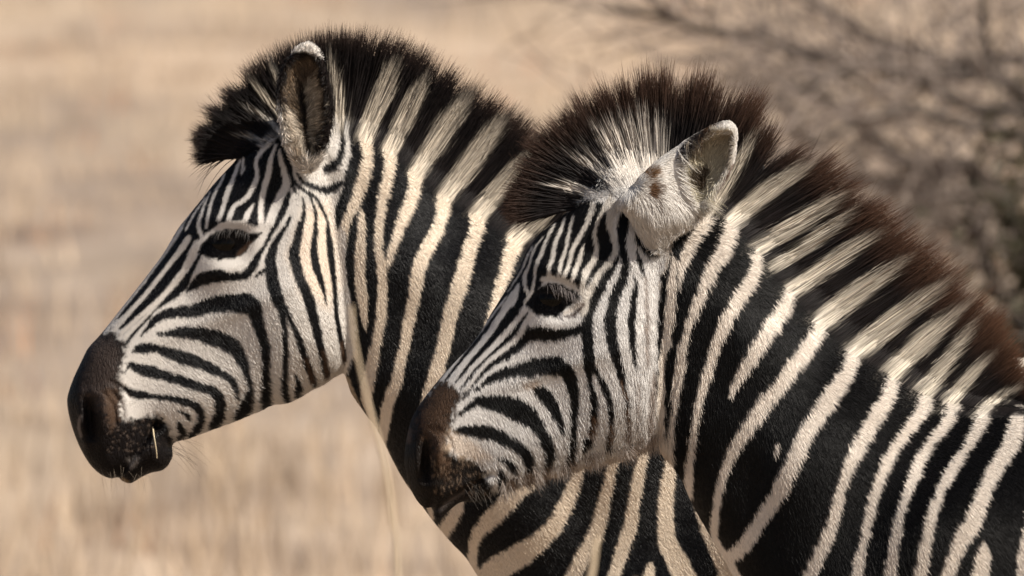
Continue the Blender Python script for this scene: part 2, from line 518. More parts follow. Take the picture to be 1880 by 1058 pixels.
    cb = body_coat.at((pts[..., 0]).ravel(), (pts[..., 1]).ravel()).reshape(n, k, 3)
    wb = np.clip(-f / 0.05 + 0.5, 0, 1)[..., None] * (sd > 0)[..., None]; c = c * (1 - wb) + cb * wb
    # one hair keeps most of the pigment of its lower half
    low = c[:, 1:3].mean(1, keepdims=True); c = 0.8 * c + 0.2 * np.where(sg[None, :, None] < 0.4, low, c)
    tb = np.clip((f - tip_brown[0]) / (1.0 - tip_brown[0]), 0, 1)[..., None]
    tc_ = np.asarray(tip_brown[1])[None] * (1 - u[:, None] / m) + np.asarray(tip_brown[2])[None] * (u[:, None] / m)
    c = c * (1 - tb) + tc_[:, None] * tb
    c = c * R.lognormal(0, 0.33, (n, 1, 1)).clip(0.3, 1.7)
    rad = r0 * R.uniform(0.7, 1.25, (n, 1)) * (1 - 0.93 * sg[None] ** 1.3) * np.where(np.arange(k)[None] == 0, 0.3, 1.0)
    h = strands("mane_hair", A.loc(pts[..., 0], pts[..., 1], d), rad, c, M_MANE, core)
    return core

def relief(A, name, outline, mid, half, coat, parent, h=2.5, mirror=False, mat=None):
    """an ear: closed curved sheet, mid(x, y) its mid surface and half(x, y, d) its half thickness in pixels"""
    P = np.asarray(outline, float); x0, y0 = P.min(0) - 12; x1, y1 = P.max(0) + 12
    g = Grid2(x0, y0, x1, y1, 2.0)
    d = poly_sdf(g.X, g.Y, outline, True)
    Mg = mid(g, d); Hg = half(g, d)
    zmin, zmax = (Mg - Hg.clip(0)).min() - 12, (Mg + Hg.clip(0)).max() + 12
    def fun(xs, ys, zs):
        X, Y = np.meshgrid(xs, ys, indexing='ij')
        m_ = g.at(Mg, X, Y); hh = g.at(Hg, X, Y)
        return ((zs[None, None] - m_[..., None]) ** 2 - (np.sign(hh) * hh * hh)[..., None]).astype(np.float32)
    V, Q = surface_nets(np.arange(x0 + 2, x1 - 2, h), np.arange(y0 + 2, y1 - 2, h), np.arange(zmin, zmax, h), fun)
    Pm = A.loc(V[:, 0], V[:, 1], V[:, 2])
    a, b, c, dd = (Pm[Q[:, i]] for i in range(4)); o = Pm.mean(0)
    if np.einsum('ij,ij->i', a - o, np.cross(b - o, c - o)).sum() + np.einsum('ij,ij->i', a - o, np.cross(c - o, dd - o)).sum() < 0: Q = Q[:, ::-1]
    me = mesh_np(name, Pm, Q, coat.at(V[:, 0], V[:, 1]), True, mat or M_SKIN)
    N = np.empty(len(Pm) * 3, np.float32); me.vertices.foreach_get("normal", N)
    ear = link(name, me, parent)
    if mirror:
        P2 = Pm.copy(); P2[:, 1] *= -1
        link(name, mesh_np(name, P2, Q[:, ::-1], coat.at(V[:, 0], V[:, 1]), True, mat or M_SKIN), parent)
    return ear, V, Pm, N.reshape(-1, 3), Q

def eyeball(A, x, y, r, out, parent, squash=(1.15, 1.0)):
    """eye: a wet dark ball set into both sides of the head"""
    w = float(A.side(np.array([x]), np.array([y]))[0])
    n1, n2 = 24, 40
    th = np.linspace(0, math.pi, n1)[1:-1]; ph = np.linspace(0, 2 * math.pi, n2, endpoint=False)
    T, Ph = np.meshgrid(th, ph, indexing='ij')
    sx = np.concatenate([[0], (np.sin(T) * np.cos(Ph)).ravel(), [0]]); sy = np.concatenate([[0], (np.sin(T) * np.sin(Ph)).ravel(), [0]])
    sz = np.concatenate([[1], np.cos(T).ravel(), [-1]])
    F = []
    m = n1 - 2
    for i in range(m - 1):
        for j in range(n2):
            F.append((1 + i * n2 + j, 1 + (i + 1) * n2 + j, 1 + (i + 1) * n2 + (j + 1) % n2, 1 + i * n2 + (j + 1) % n2))
    for j in range(n2):
        F.append((0, 1 + j, 1 + (j + 1) % n2, 0)); F.append((1 + (m - 1) * n2 + j, 1 + m * n2, 1 + (m - 1) * n2 + (j + 1) % n2, 1 + (m - 1) * n2 + j))
    import bmesh
    for sgn in (-1, 1):
        dd = sgn * (w - r + out)
        P = A.loc(x + sx * r * squash[0], y + sy * r * squash[1], dd + sz * r)
        me = bpy.data.meshes.new("eye")
        me.from_pydata(P.tolist(), [], [tuple(dict.fromkeys(f)) for f in F])
        bm = bmesh.new(); bm.from_mesh(me); bmesh.ops.recalc_face_normals(bm, faces=bm.faces); bm.to_mesh(me); bm.free()
        for p_ in me.polygons: p_.use_smooth = True
        me.materials.append(M_EYE)
        link("eye", me, parent)

def tube(P, R, n=8):
    """a tapered tube along points P with radii R -> vertices, quads"""
    P = np.asarray(P, float); R = np.asarray(R, float); k = len(P)
    T = np.gradient(P, axis=0); T /= np.linalg.norm(T, axis=1, keepdims=True) + 1e-12
    up = np.where(np.abs(T[:, 2:3]) > 0.9, np.array([[1.0, 0, 0]]), np.array([[0, 0, 1.0]]))
    U = np.cross(T, up); U /= np.linalg.norm(U, axis=1, keepdims=True) + 1e-12; W_ = np.cross(T, U)
    a = np.linspace(0, 2 * math.pi, n, endpoint=False)
    V = P[:, None] + R[:, None, None] * (np.cos(a)[None, :, None] * U[:, None] + np.sin(a)[None, :, None] * W_[:, None])
    i = np.arange(k - 1)[:, None] * n; j = np.arange(n)[None]; j2 = (j + 1) % n
    Q = np.stack([i + j, i + j2, i + n + j2, i + n + j], -1).reshape(-1, 4)
    return V.reshape(-1, 3), Q

class Tubes:
    def __init__(s): s.V, s.Q, s.n, s.C = [], [], 0, []
    def add(s, P, R, c=(1, 1, 1), n=8):
        V, Q = tube(P, R, n); s.V.append(V); s.Q.append(Q + s.n); s.n += len(V); s.C.append(np.tile(c, (len(V), 1)))
    def build(s, name, mat, parent=None, off=0):
        return link(name, mesh_np(name, np.vstack(s.V) - off, np.vstack(s.Q), np.vstack(s.C), True, mat), parent)

def hooves(A, legs, parent):
    for L in legs:
        (x, y, d), r = L[-1]
        for sg in (-1, 1):
            ys = np.array([y - 42, y - 20, y + 2, A.ground])
            rs = np.array([0.80, 0.92, 1.05, 1.15]) * r
            P = A.loc(np.full(4, x) - np.array([6, 2, 0, -4]), ys, np.full(4, sg * d))
            V, Q = tube(P, rs * A.k, 20)
            c = np.array([[len(V) - 20 + i, len(V) - 20 + (i + 1) % 20, len(V), len(V)] for i in range(20)])
            V = np.vstack([V, P[-1:]])
            me = bpy.data.meshes.new("hoof"); me.from_pydata(V.tolist(), [], Q.tolist() + [tuple(r_[:3]) for r_ in c.tolist()])
            for p_ in me.polygons: p_.use_smooth = True
            me.materials.append(M_HOOF); link("hoof", me, parent)

def tail(A, x, y, parent, seed, coat_c):
    P = catmull([(x - 30, y - 30), (x + 20, y + 20), (x + 50, y + 150), (x + 55, y + 330)], 12)
    t = np.linspace(0, 1, len(P))
    T = Tubes(); T.add(A.loc(P[:, 0], P[:, 1], 0 * t), (32 * (1 - 0.6 * t)) * A.k, coat_c, 12)
    tl = T.build("tail", M_SKIN, parent)
    R = np.random.default_rng(seed); n, k = 900, 6; sg = np.linspace(0, 1, k)
    x0 = x + 52 + R.normal(0, 8, n); y0 = y + R.uniform(190, 330, n); L = R.uniform(200, 380, n)
    px = x0[:, None] + R.normal(0, 26, (n, 1)) * sg; py = y0[:, None] + L[:, None] * sg; d = R.normal(0, 8, n)[:, None] + R.normal(0, 26, (n, 1)) * sg
    strands("tail_tuft", A.loc(px, py, d), np.tile(0.0012 * (1 - 0.7 * sg), (n, 1)), np.tile(np.array(K), (n, k, 1)), M_MANE, tl)

# ================================================================== the grown zebra standing behind
Z1 = Animal("zebra", (DIST + 0.62 - 0.07) / DIST, 0.62, 1700)
Z1.root.name = "zebra"
G1 = Z1.ground
head1 = [(431, 294), (396, 332), (365, 370), (340, 401), (325, 420), (297, 467), (275, 497), (240, 542), (210, 580), (182, 615), (159, 640),
         (145, 667), (132, 695), (123, 720), (120, 738), (124, 766), (135, 802), (150, 835), (167, 860), (185, 874), (202, 880), (214, 877),
         (220, 883), (230, 888), (240, 888), (252, 880), (275, 869), (295, 865), (308, 852), (314, 835), (313, 820), (320, 812), (340, 807),
         (370, 796), (400, 785), (425, 776), (450, 765), (475, 755), (495, 745), (525, 740), (550, 729), (570, 717), (592, 706), (610, 694),
         (630, 680), (646, 650), (655, 600), (656, 540), (652, 470), (642, 410), (636, 350), (630, 300), (620, 250), (598, 214), (560, 196), (515, 205),
         (480, 226), (454, 254), (436, 280)]
neck1 = [(560, 225), (600, 226), (655, 236), (715, 262), (765, 302), (820, 344), (880, 378), (945, 425), (1010, 480), (1100, 540), (1200, 585), (1320, 612),
         (1500, 640), (1800, 660), (2150, 640), (2400, 650), (2560, 720), (2650, 850), (2670, 1050), (2620, 1250), (2500, 1420), (2350, 1500),
         (2000, 1540), (1600, 1530), (1350, 1480), (1180, 1420), (1050, 1330), (960, 1200), (902, 1095), (875, 1056), (855, 1025), (830, 999),
         (800, 964), (766, 918), (735, 873), (705, 815), (687, 782), (667, 756), (645, 722), (633, 690), (610, 640), (580, 560), (560, 450), (550, 330)]
Z1.g = Grid2(60, 20, 2800, 2400, 3.0); g = Z1.g
Wh, dh = shell(g, head1, [(170, 760, 74, 75), (230, 860, 50, 40), (290, 840, 48, 40), (280, 640, 70, 85), (360, 700, 78, 90), (430, 470, 94, 95), (540, 560, 108, 130), (480, 320, 84, 80),
                          (560, 240, 74, 70), (450, 740, 74, 80), (600, 620, 100, 110), (300, 500, 56, 60), (620, 450, 98, 110)])
Wn, dn = shell(g, neck1, [(680, 560, 88, 140), (640, 300, 72, 90), (800, 520, 104, 180), (850, 400, 78, 130), (760, 850, 90, 110), (950, 950, 140, 200), (1050, 650, 118, 200),
                          (1200, 800, 180, 230), (1200, 1250, 220, 220), (1500, 1000, 285, 300), (2000, 1100, 320, 330), (2450, 1000, 290, 280), (1500, 700, 180, 200), (2300, 720, 200, 180)])
B = bump_field(g, [(436, 404, 62, 15, 4, 9), (418, 448, 64, 30, 5, -7), (468, 442, 20, 40, 0, 6), (400, 500, 70, 16, -8, 4), (420, 575, 120, 16, -22, 5), (545, 560, 80, 130, 10, 8),
                   (505, 345, 22, 55, 10, -6), (165, 772, 9, 40, -6, -26), (148, 772, 7, 42, -6, 9), (190, 752, 12, 36, 12, 9), (163, 815, 22, 10, 0, 7), (165, 722, 20, 9, 0, 6), (215, 790, 40, 50, 0, 5),
                   (330, 690, 120, 40, -30, -4), (268, 828, 34, 22, -40, 7), (287, 782, 12, 10, 0, -9), (205, 700, 30, 40, 0, 4)])
B += groove(g, [(290, 778), (272, 798), (252, 828), (234, 850), (217, 876)], 5, -17)
B += groove(g, [(205, 720), (222, 745), (226, 775)], 3.2, -6) + groove(g, [(192, 722), (208, 748), (212, 780)], 3.2, -6) + groove(g, [(200, 700), (224, 712), (236, 730)], 3, -5) + groove(g, [(300, 770), (308, 790), (304, 808)], 3, -5) + groove(g, [(285, 762), (296, 768), (304, 780)], 3, -4)
wh = np.sqrt(np.maximum(Wh, 0)); Wh = np.where(Wh > 0, np.maximum(wh + B * np.clip(dh / 14, 0, 1), 0.5) ** 2, Wh)
Bn = bump_field(g, [(760, 640, 40, 200, 20, -6), (850, 560, 50, 200, 25, 5), (1000, 950, 60, 130, 25, 6)])
wn = np.sqrt(np.maximum(Wn, 0)); Wn = np.where(Wn > 0, (wn + Bn * np.clip(dn / 30, 0, 1)).clip(0.5) ** 2, Wn)
Z1.W = blur(smax(Wh, Wn, 1300.0) , 1)

c1 = Coat(60, 20, 2800, 2400, K)
# body beyond the neck: broad upright bars, then leg rings
for i in range(18):
    x = 1330 + i * 76
    c1.stroke([(x + 30, 600, 30), (x + 8, 900, 36), (x - 10 - 4 * i, 1250, 34), (x - 60 - 6 * i, 1500, 26)], WN)
for x in (1290, 2560):
    for j in range(16): c1.stroke([(x - 120, 1560 + j * 42, 18), (x + 160, 1552 + j * 42, 18)], WN)
c1.poly([(1150, 1500), (2300, 1500), (2300, 1620), (1150, 1620)], WN)
# cream bars of the neck
for st in [
    [(666, 262, 32), (670, 292, 22), (661, 330, 27), (648, 370, 23), (634, 405, 19), (628, 437, 18), (626, 470, 18), (628, 520, 18), (636, 580, 22), (645, 650, 18)],
    [(661, 384, 5), (662, 400, 14), (662, 425, 16), (660, 460, 20), (660, 510, 20), (665, 550, 18), (668, 582, 12), (670, 604, 4)],
    [(715, 272, 30), (713, 305, 21), (705, 342, 21), (698, 380, 18), (694, 417, 16), (694, 455, 16), (700, 490, 18), (701, 540, 18), (698, 578, 19), (693, 612, 18), (685, 648, 20), (678, 684, 22), (671, 720, 22), (677, 755, 14), (688, 785, 8)],
    [(761, 322, 28), (757, 355, 24), (742, 392, 23), (728, 430, 17), (717, 462, 14), (711, 488, 6)],
    [(815, 364, 30), (808, 400, 24), (800, 425, 24), (786, 450, 26), (774, 475, 25), (765, 500, 26), (761, 530, 23), (755, 562, 21), (747, 600, 19), (741, 637, 19), (735, 657, 19), (728, 695, 22), (716, 727, 21), (708, 758, 22), (703, 795, 16), (704, 815, 6)],
    [(876, 396, 32), (872, 425, 25), (863, 450, 26), (852, 487, 28), (841, 525, 30), (829, 562, 27), (820, 600, 26), (813, 637, 27), (807, 655, 27), (798, 688, 27), (788, 720, 24), (778, 770, 22), (772, 820, 20), (775, 870, 16), (790, 950, 10)],
    [(950, 425, 42), (942, 452, 32), (931, 476, 24), (923, 507, 23), (912, 537, 20), (903, 570, 16), (895, 610, 20), (880, 700, 24), (868, 780, 22), (855, 850, 18), (845, 900, 20), (832, 945, 24), (812, 972, 26)],
    [(985, 876, 10), (978, 886, 12), (952, 899, 26), (930, 920, 32), (905, 947, 32), (880, 972, 24), (868, 996, 18), (866, 1020, 18), (869, 1052, 14), (880, 1090, 14)],
    [(1085, 800, 22), (1062, 854, 22), (1055, 876, 24), (1045, 906, 25), (1032, 934, 28), (1017, 960, 30), (995, 985, 34), (965, 1010, 40), (925, 1035, 44), (890, 1062, 44), (880, 1100, 30)],
    [(1140, 780, 18), (1125, 842, 18), (1118, 869, 19), (1113, 894, 21), (1107, 919, 23), (1099, 949, 26), (1090, 979, 28), (1076, 1006, 28), (1062, 1031, 28), (1049, 1056, 27), (1020, 1110, 27)],
    [(1190, 780, 18), (1176, 842, 19), (1170, 869, 21), (1165, 899, 23), (1160, 931, 22), (1156, 959, 25), (1147, 989, 25), (1136, 1019, 24), (1124, 1054, 23), (1100, 1110, 23)],
    [(1235, 780, 18), (1228, 844, 18), (1225, 869, 25), (1221, 899, 27), (1219, 931, 28), (1220, 969, 32), (1224, 994, 35), (1236, 1019, 38), (1250, 1046, 40), (1268, 1080, 40)],
    [(1192, 1032, 8), (1190, 1044, 18), (1188, 1062, 25), (1184, 1100, 25)],
    [(1270, 900, 10), (1280, 941, 10), (1294, 974, 16), (1306, 1001, 19), (1321, 1031, 21), (1340, 1060, 24), (1362, 1090, 24)],
    [(1010, 480, 34), (985, 540, 28), (965, 620, 26), (950, 720, 24), (930, 800, 20)], [(1075, 530, 34), (1050, 600, 28), (1030, 700, 24), (1005, 790, 20)],
    [(1150, 570, 34), (1120, 660, 26), (1100, 740, 22), (1085, 800, 22)], [(1230, 600, 34), (1190, 700, 24), (1160, 790, 20)]]:
    c1.stroke(st, WN)
c1.poly([(632, 690), (645, 722), (667, 757), (705, 815), (735, 875), (760, 910), (752, 905), (728, 872), (700, 820), (676, 775), (655, 735), (640, 690)], (0.45, 0.36, 0.26))
# white cheek, black bars on it
HW = [(431, 290), (345, 395), (200, 590), (130, 690), (115, 740), (125, 800), (200, 885), (240, 895), (300, 870), (320, 815), (430, 780), (560, 730), (632, 690), (650, 640),
      (652, 600), (644, 550), (640, 500), (636, 460), (634, 430), (622, 410), (628, 380), (640, 340), (648, 310), (646, 260), (620, 210), (560, 190), (480, 220)]
c1.poly(HW, WF)
c1.poly([(560, 380), (600, 370), (618, 420), (622, 520), (600, 560), (560, 540), (530, 470)], (0.66, 0.56, 0.46), 30)
FH = [(434, 286), (396, 332), (365, 370), (338, 402), (334, 428), (352, 446), (366, 438), (380, 424), (396, 420), (402, 410), (440, 404), (482, 420), (492, 404), (508, 372), (522, 356), (540, 338), (532, 310), (520, 280), (514, 248), (480, 238), (450, 262)]
c1.poly(FH, K)
for st in [
    [(346, 405, 5), (326, 440, 6), (297, 467, 4), (275, 497, 4), (240, 543, 4), (212, 578, 3)],
    [(342, 425, 9), (310, 468, 12), (290, 495, 14), (271, 520, 14), (248, 546, 12), (225, 571, 10), (210, 586, 5)],
    [(350, 446, 6), (340, 458, 14), (328, 482, 20), (305, 508, 22), (285, 533, 20), (265, 558, 16), (240, 583, 11), (219, 603, 6)],
    [(367, 467, 6), (357, 486, 8), (345, 505, 12), (334, 521, 21), (312, 538, 23), (290, 556, 17), (272, 570, 11), (252, 585, 9), (238, 597, 7), (224, 613, 5)],
    [(300, 552, 6), (288, 563, 6), (272, 582, 7), (256, 600, 6), (240, 618, 6), (228, 634, 5)],
    [(342, 537, 4), (354, 524, 14), (375, 511, 22), (400, 506, 22), (425, 508, 15), (448, 505, 15), (464, 488, 15), (474, 468, 11), (485, 448, 10), (502, 420, 9), (515, 395, 11), (525, 370, 11), (531, 352, 8)],
    [(258, 616, 4), (275, 597, 10), (295, 580, 15), (325, 572, 19), (350, 571, 21), (375, 563, 24), (400, 557, 28), (425, 556, 29), (450, 556, 33), (464, 562, 30), (470, 582, 23), (477, 607, 19), (484, 632, 16), (486, 660, 15), (485, 690, 15), (484, 715, 17), (483, 738, 18), (482, 756, 18)],
    [(287, 612, 4), (312, 611, 12), (337, 609, 21), (362, 611, 24), (387, 617, 27), (412, 626, 29), (430, 638, 24), (440, 655, 20), (447, 672, 15), (452, 690, 12), (456, 715, 13), (451, 736, 18), (444, 753, 22), (434, 772, 20)],
    [(243, 645, 4), (252, 641, 12), (262, 638, 17), (287, 640, 15), (312, 648, 21), (337, 656, 23), (362, 664, 20), (387, 675, 17), (408, 687, 13), (425, 700, 12), (431, 715, 10), (432, 730, 5)],
    [(229, 684, 4), (239, 668, 9), (250, 676, 16), (275, 682, 22), (300, 689, 17), (325, 696, 16), (350, 704, 16), (375, 712, 16), (392, 719, 18), (400, 732, 19), (401, 750, 19), (397, 769, 18), (386, 787, 16)],
    [(229, 714, 9), (250, 724, 15), (275, 727, 10), (300, 730, 11), (325, 734, 12), (348, 740, 14), (362, 749, 14), (366, 762, 13), (363, 778, 14), (354, 792, 14), (338, 808, 8)],
    [(327, 755, 5), (340, 760, 9), (344, 768, 8)],
    [(325, 775, 8), (329, 787, 13), (332, 797, 12), (324, 808, 8)],
    [(533, 398, 6), (525, 415, 8), (510, 437, 11), (500, 460, 15), (496, 476, 18), (498, 492, 21), (501, 520, 22), (509, 545, 22), (517, 570, 15), (520, 595, 11), (522, 620, 10), (522, 645, 11), (522, 665, 11), (520, 690, 11), (519, 715, 12), (520, 742, 10)],
    [(500, 488, 10), (484, 496, 8), (470, 507, 6)],
    [(520, 556, 7), (526, 570, 7), (537, 597, 9), (546, 618, 11), (555, 645, 12), (564, 672, 13), (573, 698, 10), (578, 712, 7)],
    [(541, 685, 5), (545, 700, 10), (546, 715, 14), (542, 730, 14)],
    [(556, 363, 5), (558, 390, 8), (552, 410, 12), (545, 442, 15), (540, 464, 18), (544, 485, 18), (551, 510, 17), (561, 535, 17), (570, 560, 18), (576, 585, 17), (582, 610, 16), (587, 635, 13), (592, 660, 11), (599, 686, 12)],
    [(569, 362, 4), (579, 390, 7), (579, 415, 8), (576, 442, 11), (576, 464, 13), (579, 485, 14), (587, 510, 11), (594, 535, 7), (598, 556, 3)],
    [(555, 346, 6), (568, 355, 8), (582, 365, 6), (592, 385, 6), (600, 405, 5), (602, 425, 9), (605, 450, 12), (608, 480, 11), (612, 515, 9), (615, 550, 9), (618, 585, 9), (623, 612, 9), (628, 635, 9), (632, 662, 7)],
    [(650, 395, 7), (649, 410, 10), (646, 430, 12), (642, 455, 14), (641, 482, 15), (643, 510, 12), (646, 535, 9), (648, 552, 3)],
    [(646, 240, 10), (651, 267, 17), (650, 292, 20), (643, 317, 21), (638, 342, 18), (630, 367, 19), (622, 392, 15), (619, 418, 4)],
    [(600, 308, 16), (617, 297, 13), (626, 275, 10), (626, 245, 7), (618, 228, 5)],
    [(545, 316, 5), (558, 334, 8), (580, 343, 10), (600, 347, 15), (617, 339, 13), (628, 331, 8)],
    [(534, 320, 5), (545, 338, 7), (556, 346, 6)],
    [(518, 268, 6), (526, 292, 13), (532, 312, 11), (536, 332, 8), (543, 352, 6)]]:
    c1.stroke([(x_, y_, w_ * 1.10 if w_ > 9 else w_) for x_, y_, w_ in st], K)
# brownish lower ends of the cheek bars
for st in [[(592, 640, 8), (600, 690, 9)], [(560, 655, 9), (572, 700, 9)], [(625, 625, 7), (632, 660, 6)]]: c1.stroke(st, (0.06, 0.035, 0.022), 5, 1.5)
FW = (0.52, 0.485, 0.45)
for st in [
    [(440, 294, 5), (427, 330, 9), (417, 355, 11), (410, 380, 9), (402, 402, 10)],
    [(412, 318, 3), (405, 334, 5), (395, 352, 6), (387, 374, 6), (381, 400, 7), (378, 418, 4)],
    [(385, 352, 3), (376, 372, 4), (370, 390, 6), (364, 410, 8), (367, 427, 8), (372, 440, 10), (358, 458, 13), (342, 487, 13)],
    [(376, 362, 3), (356, 392, 4), (341, 420, 5)], [(352, 384, 3), (338, 404, 3)],
    [(512, 246, 9), (495, 262, 10), (477, 281, 9), (470, 297, 8), (472, 315, 8), (470, 331, 10), (461, 350, 10), (450, 365, 10), (432, 377, 9), (424, 392, 11), (420, 404, 11)],
    [(465, 375, 4), (456, 391, 11), (450, 404, 11)],
    [(506, 266, 5), (497, 292, 9), (492, 322, 12), (485, 345, 12), (480, 370, 11), (479, 392, 12), (480, 412, 12), (482, 425, 8)],
    [(512, 274, 6), (517, 297, 10), (522, 317, 12), (526, 336, 15), (516, 357, 15), (505, 380, 14), (495, 402, 13), (487, 427, 12), (474, 450, 14), (450, 474, 14)],
    [(450, 305, 2), (444, 318, 3), (446, 290, 5)],
    [(396, 421, 9), (415, 412, 11), (440, 413, 11), (462, 419, 11), (482, 424, 9)]]:
    c1.stroke([(x_, y_, w_ * (0.86 if w_ < 13 and st[0][0] != 396 else 1.0)) for x_, y_, w_ in st], FW, ragged=0.7)
# pale lines down the bridge of the nose
for st in [
    [(322, 437, 3), (299, 468, 5), (279, 494, 6), (262, 518, 6), (242, 543, 6), (222, 567, 7), (205, 588, 7)],
    [(346, 436, 9), (335, 453, 11), (318, 475, 9), (300, 498, 8), (281, 521, 8), (262, 545, 8), (240, 569, 8), (222, 590, 8), (208, 607, 7)],
    [(358, 458, 11), (347, 480, 11), (335, 501, 10), (317, 523, 10), (297, 545, 10), (275, 565, 9), (250, 586, 8), (231, 604, 7), (218, 617, 6)],
    [(286, 563, 3), (268, 580, 5), (252, 596, 6), (238, 610, 6), (229, 621, 5)]]:
    c1.stroke(st, (0.58, 0.53, 0.475), ragged=0.6)
# chest below the picture
for st in [[(1020, 1110, 27), (1000, 1180, 26), (1010, 1260, 22)], [(1100, 1110, 23), (1090, 1220, 26), (1110, 1340, 24)], [(1184, 1100, 25), (1180, 1220, 28), (1200, 1400, 24)], [(1268, 1080, 40), (1275, 1220, 32), (1290, 1420, 26)]]: c1.stroke(st, WN)
# eye region and muzzle: bare dark skin
eye1 = [(361, 463), (371, 445), (383, 434), (396, 426), (415, 420), (440, 421), (457, 428), (481, 427), (474, 437), (461, 447), (451, 463), (440, 471), (427, 476), (402, 477), (380, 472)]
c1.poly(eye1, (0.003, 0.0025, 0.0025))
c1.stroke([(438, 468, 7), (450, 455, 9), (460, 444, 6)], (0.05, 0.03, 0.02), 4)
mz1 = [(172, 612), (195, 608), (206, 610), (216, 617), (227, 632), (230, 648), (225, 667), (220, 682), (216, 697), (227, 706), (224, 718), (221, 730), (219, 752), (225, 771), (250, 768), (270, 763), (290, 763),
       (304, 775), (310, 795), (318, 814), (330, 840), (300, 900), (180, 900), (100, 820), (95, 720), (150, 620)]
c1.poly(mz1, (0.0085, 0.007, 0.007), 8, 3)
c1.poly([(165, 625), (200, 612), (220, 640), (216, 690), (222, 720), (215, 760), (195, 770), (170, 735), (150, 720), (155, 680)], (0.040, 0.030, 0.026), 26, 6)
c1.poly([(190, 715), (214, 715), (218, 770), (205, 790), (192, 750)], (0.060, 0.038, 0.026), 10, 3)
c1.stroke([(236, 846, 10), (242, 852, 16), (250, 842, 8)], (0.10, 0.09, 0.085), 6, 2)
c1.stroke([(146, 765, 5), (143, 785, 6), (147, 802, 4)], (0.12, 0.10, 0.09), 3)  # highlight along the nostril rim, painted into the skin colour
c1.stroke([(222, 880, 6), (232, 886, 5)], (0.16, 0.11, 0.06), 4)
rs = np.random.default_rng(5)
for _ in range(70):
    x, y = rs.uniform(195, 290), rs.uniform(770, 830); c1.stroke([(x, y, 1.6), (x + 2, y + 2.5, 1.2)], (0.10, 0.075, 0.06), 1.5, 0.3)

legs1 = [[((1270, 1400, 120), 95), ((1255, 1580, 130), 64), ((1245, 1860, 118), 37), ((1240, 2150, 112), 25), ((1228, G1 - 40, 112), 36)],
         [((2500, 1330, 140), 130), ((2440, 1560, 150), 78), ((2570, 1830, 130), 38), ((2545, 2130, 122), 26), ((2530, G1 - 40, 122), 37)]]
xs = warp_axis(80, 108, 1360, 2760, 3.0); ys = warp_axis(40, 180, 1075, G1 + 20, 3.0)
zs = np.concatenate([-warp_axis(0, 0, 150, 420, 5.0, 1.2, 20)[1:][::-1], warp_axis(0, 0, 150, 420, 5.0, 1.2, 20)])
body1 = build_body(Z1, xs, ys, zs, legs1, 1250, c1, mz1)
flow1 = [(430, 340, -0.45, 0.85, 5, 14), (330, 450, -0.5, 0.8, 4.5, 12), (240, 580, -0.3, 0.8, 4.5, 12), (180, 680, 0, 1, 1.5, 10), (150, 800, 0, 1, 1.2, 10), (250, 820, 0.3, 1, 1.5, 12), (270, 690, 0.7, 0.7, 5, 14),
         (360, 700, 0.8, 0.7, 8, 16), (420, 620, 0.6, 0.8, 8, 16), (420, 448, 0.2, 1, 1.5, 10), (440, 510, 0.4, 0.9, 5, 12), (500, 640, 0.5, 0.9, 10, 18), (470, 740, 0.8, 0.6, 11, 20), (600, 660, 0.5, 1, 13, 18),
         (560, 480, 0.25, 1, 7, 15), (610, 330, 0.2, 1, 7, 18), (480, 330, -0.2, 1, 5, 12), (680, 330, 0.9, 0.5, 9, 20), (660, 560, 0.25, 1, 9, 14), (800, 430, 0.6, 0.8, 8, 14), (900, 440, 0.9, 0.5, 9, 18),
         (760, 620, 0.4, 0.9, 8, 13), (700, 780, 0.1, 1, 7, 12), (1000, 950, 0.7, 0.6, 8, 15), (1200, 900, 0.6, 0.8, 8, 14), (900, 1030, 0.5, 0.8, 8, 14), (345, 810, 0.7, 0.6, 9, 20)]
fur(Z1, Z1.V, Z1.P, Z1.N, Z1.Q, c1, 260000, flow1, (100, 150, 1420, 1110), body1, seed=11, mat=M_SLEEK)

# ear (both sides), cupped, dark rim and dark hair inside
ear1 = [(566, 78), (580, 88), (590, 102), (598, 126), (606, 163), (611, 200), (607, 244), (597, 276), (590, 290), (578, 312), (562, 318), (550, 308), (536, 290), (524, 261), (517, 224), (512, 187), (510, 158), (517, 131), (531, 106), (546, 87)]
hol1 = [(566, 96), (585, 110), (597, 150), (602, 200), (598, 240), (585, 272), (570, 290), (555, 282), (535, 240), (520, 200), (517, 160), (526, 126), (545, 102)]
def mid1(g_, d):
    h = poly_sdf(g_.X, g_.Y, hol1, True)
    return -112 + 0.10 * (g_.Y - 300).clip(-220, 0) * 0.4 + 34 * (1 - np.exp(-np.clip(h, 0, 99) / 14)) + 14 * np.clip((g_.Y - 285) / 40, 0, 1)
def half1(g_, d):
    return np.where(d > 0, 6.5 * np.sqrt(np.clip(d / 6, 0, 1)) + 14 * np.clip((g_.Y - 250) / 60, 0, 1) * np.clip(d / 20, 0, 1), d)
ce1 = Coat(490, 60, 630, 340, WF)
ce1.poly([(560, 96), (584, 104), (600, 108), (616, 165), (620, 205), (614, 245), (594, 280), (572, 294), (556, 286), (534, 248), (516, 205), (506, 160), (512, 130), (526, 100), (546, 96)], (0.010, 0.007, 0.006), 4)
ce1.poly([(566, 104), (580, 112), (592, 150), (598, 200), (592, 240), (578, 270), (566, 286), (552, 270), (535, 236), (521, 195), (518, 160), (528, 126), (545, 108)], (0.10, 0.07, 0.045), 6, 2)
ce1.poly([(560, 150), (586, 132), (594, 180), (597, 220), (588, 258), (574, 282), (568, 240), (562, 190)], (0.34, 0.285, 0.215), 10, 4)
ce1.poly([(520, 190), (535, 205), (552, 250), (560, 290), (548, 300), (530, 268), (519, 230)], (0.42, 0.36, 0.29), 8, 2)
ce1.poly([(548, 150), (560, 160), (566, 200), (570, 250), (566, 280), (556, 262), (546, 220), (542, 180)], (0.012, 0.009, 0.007), 9, 4)
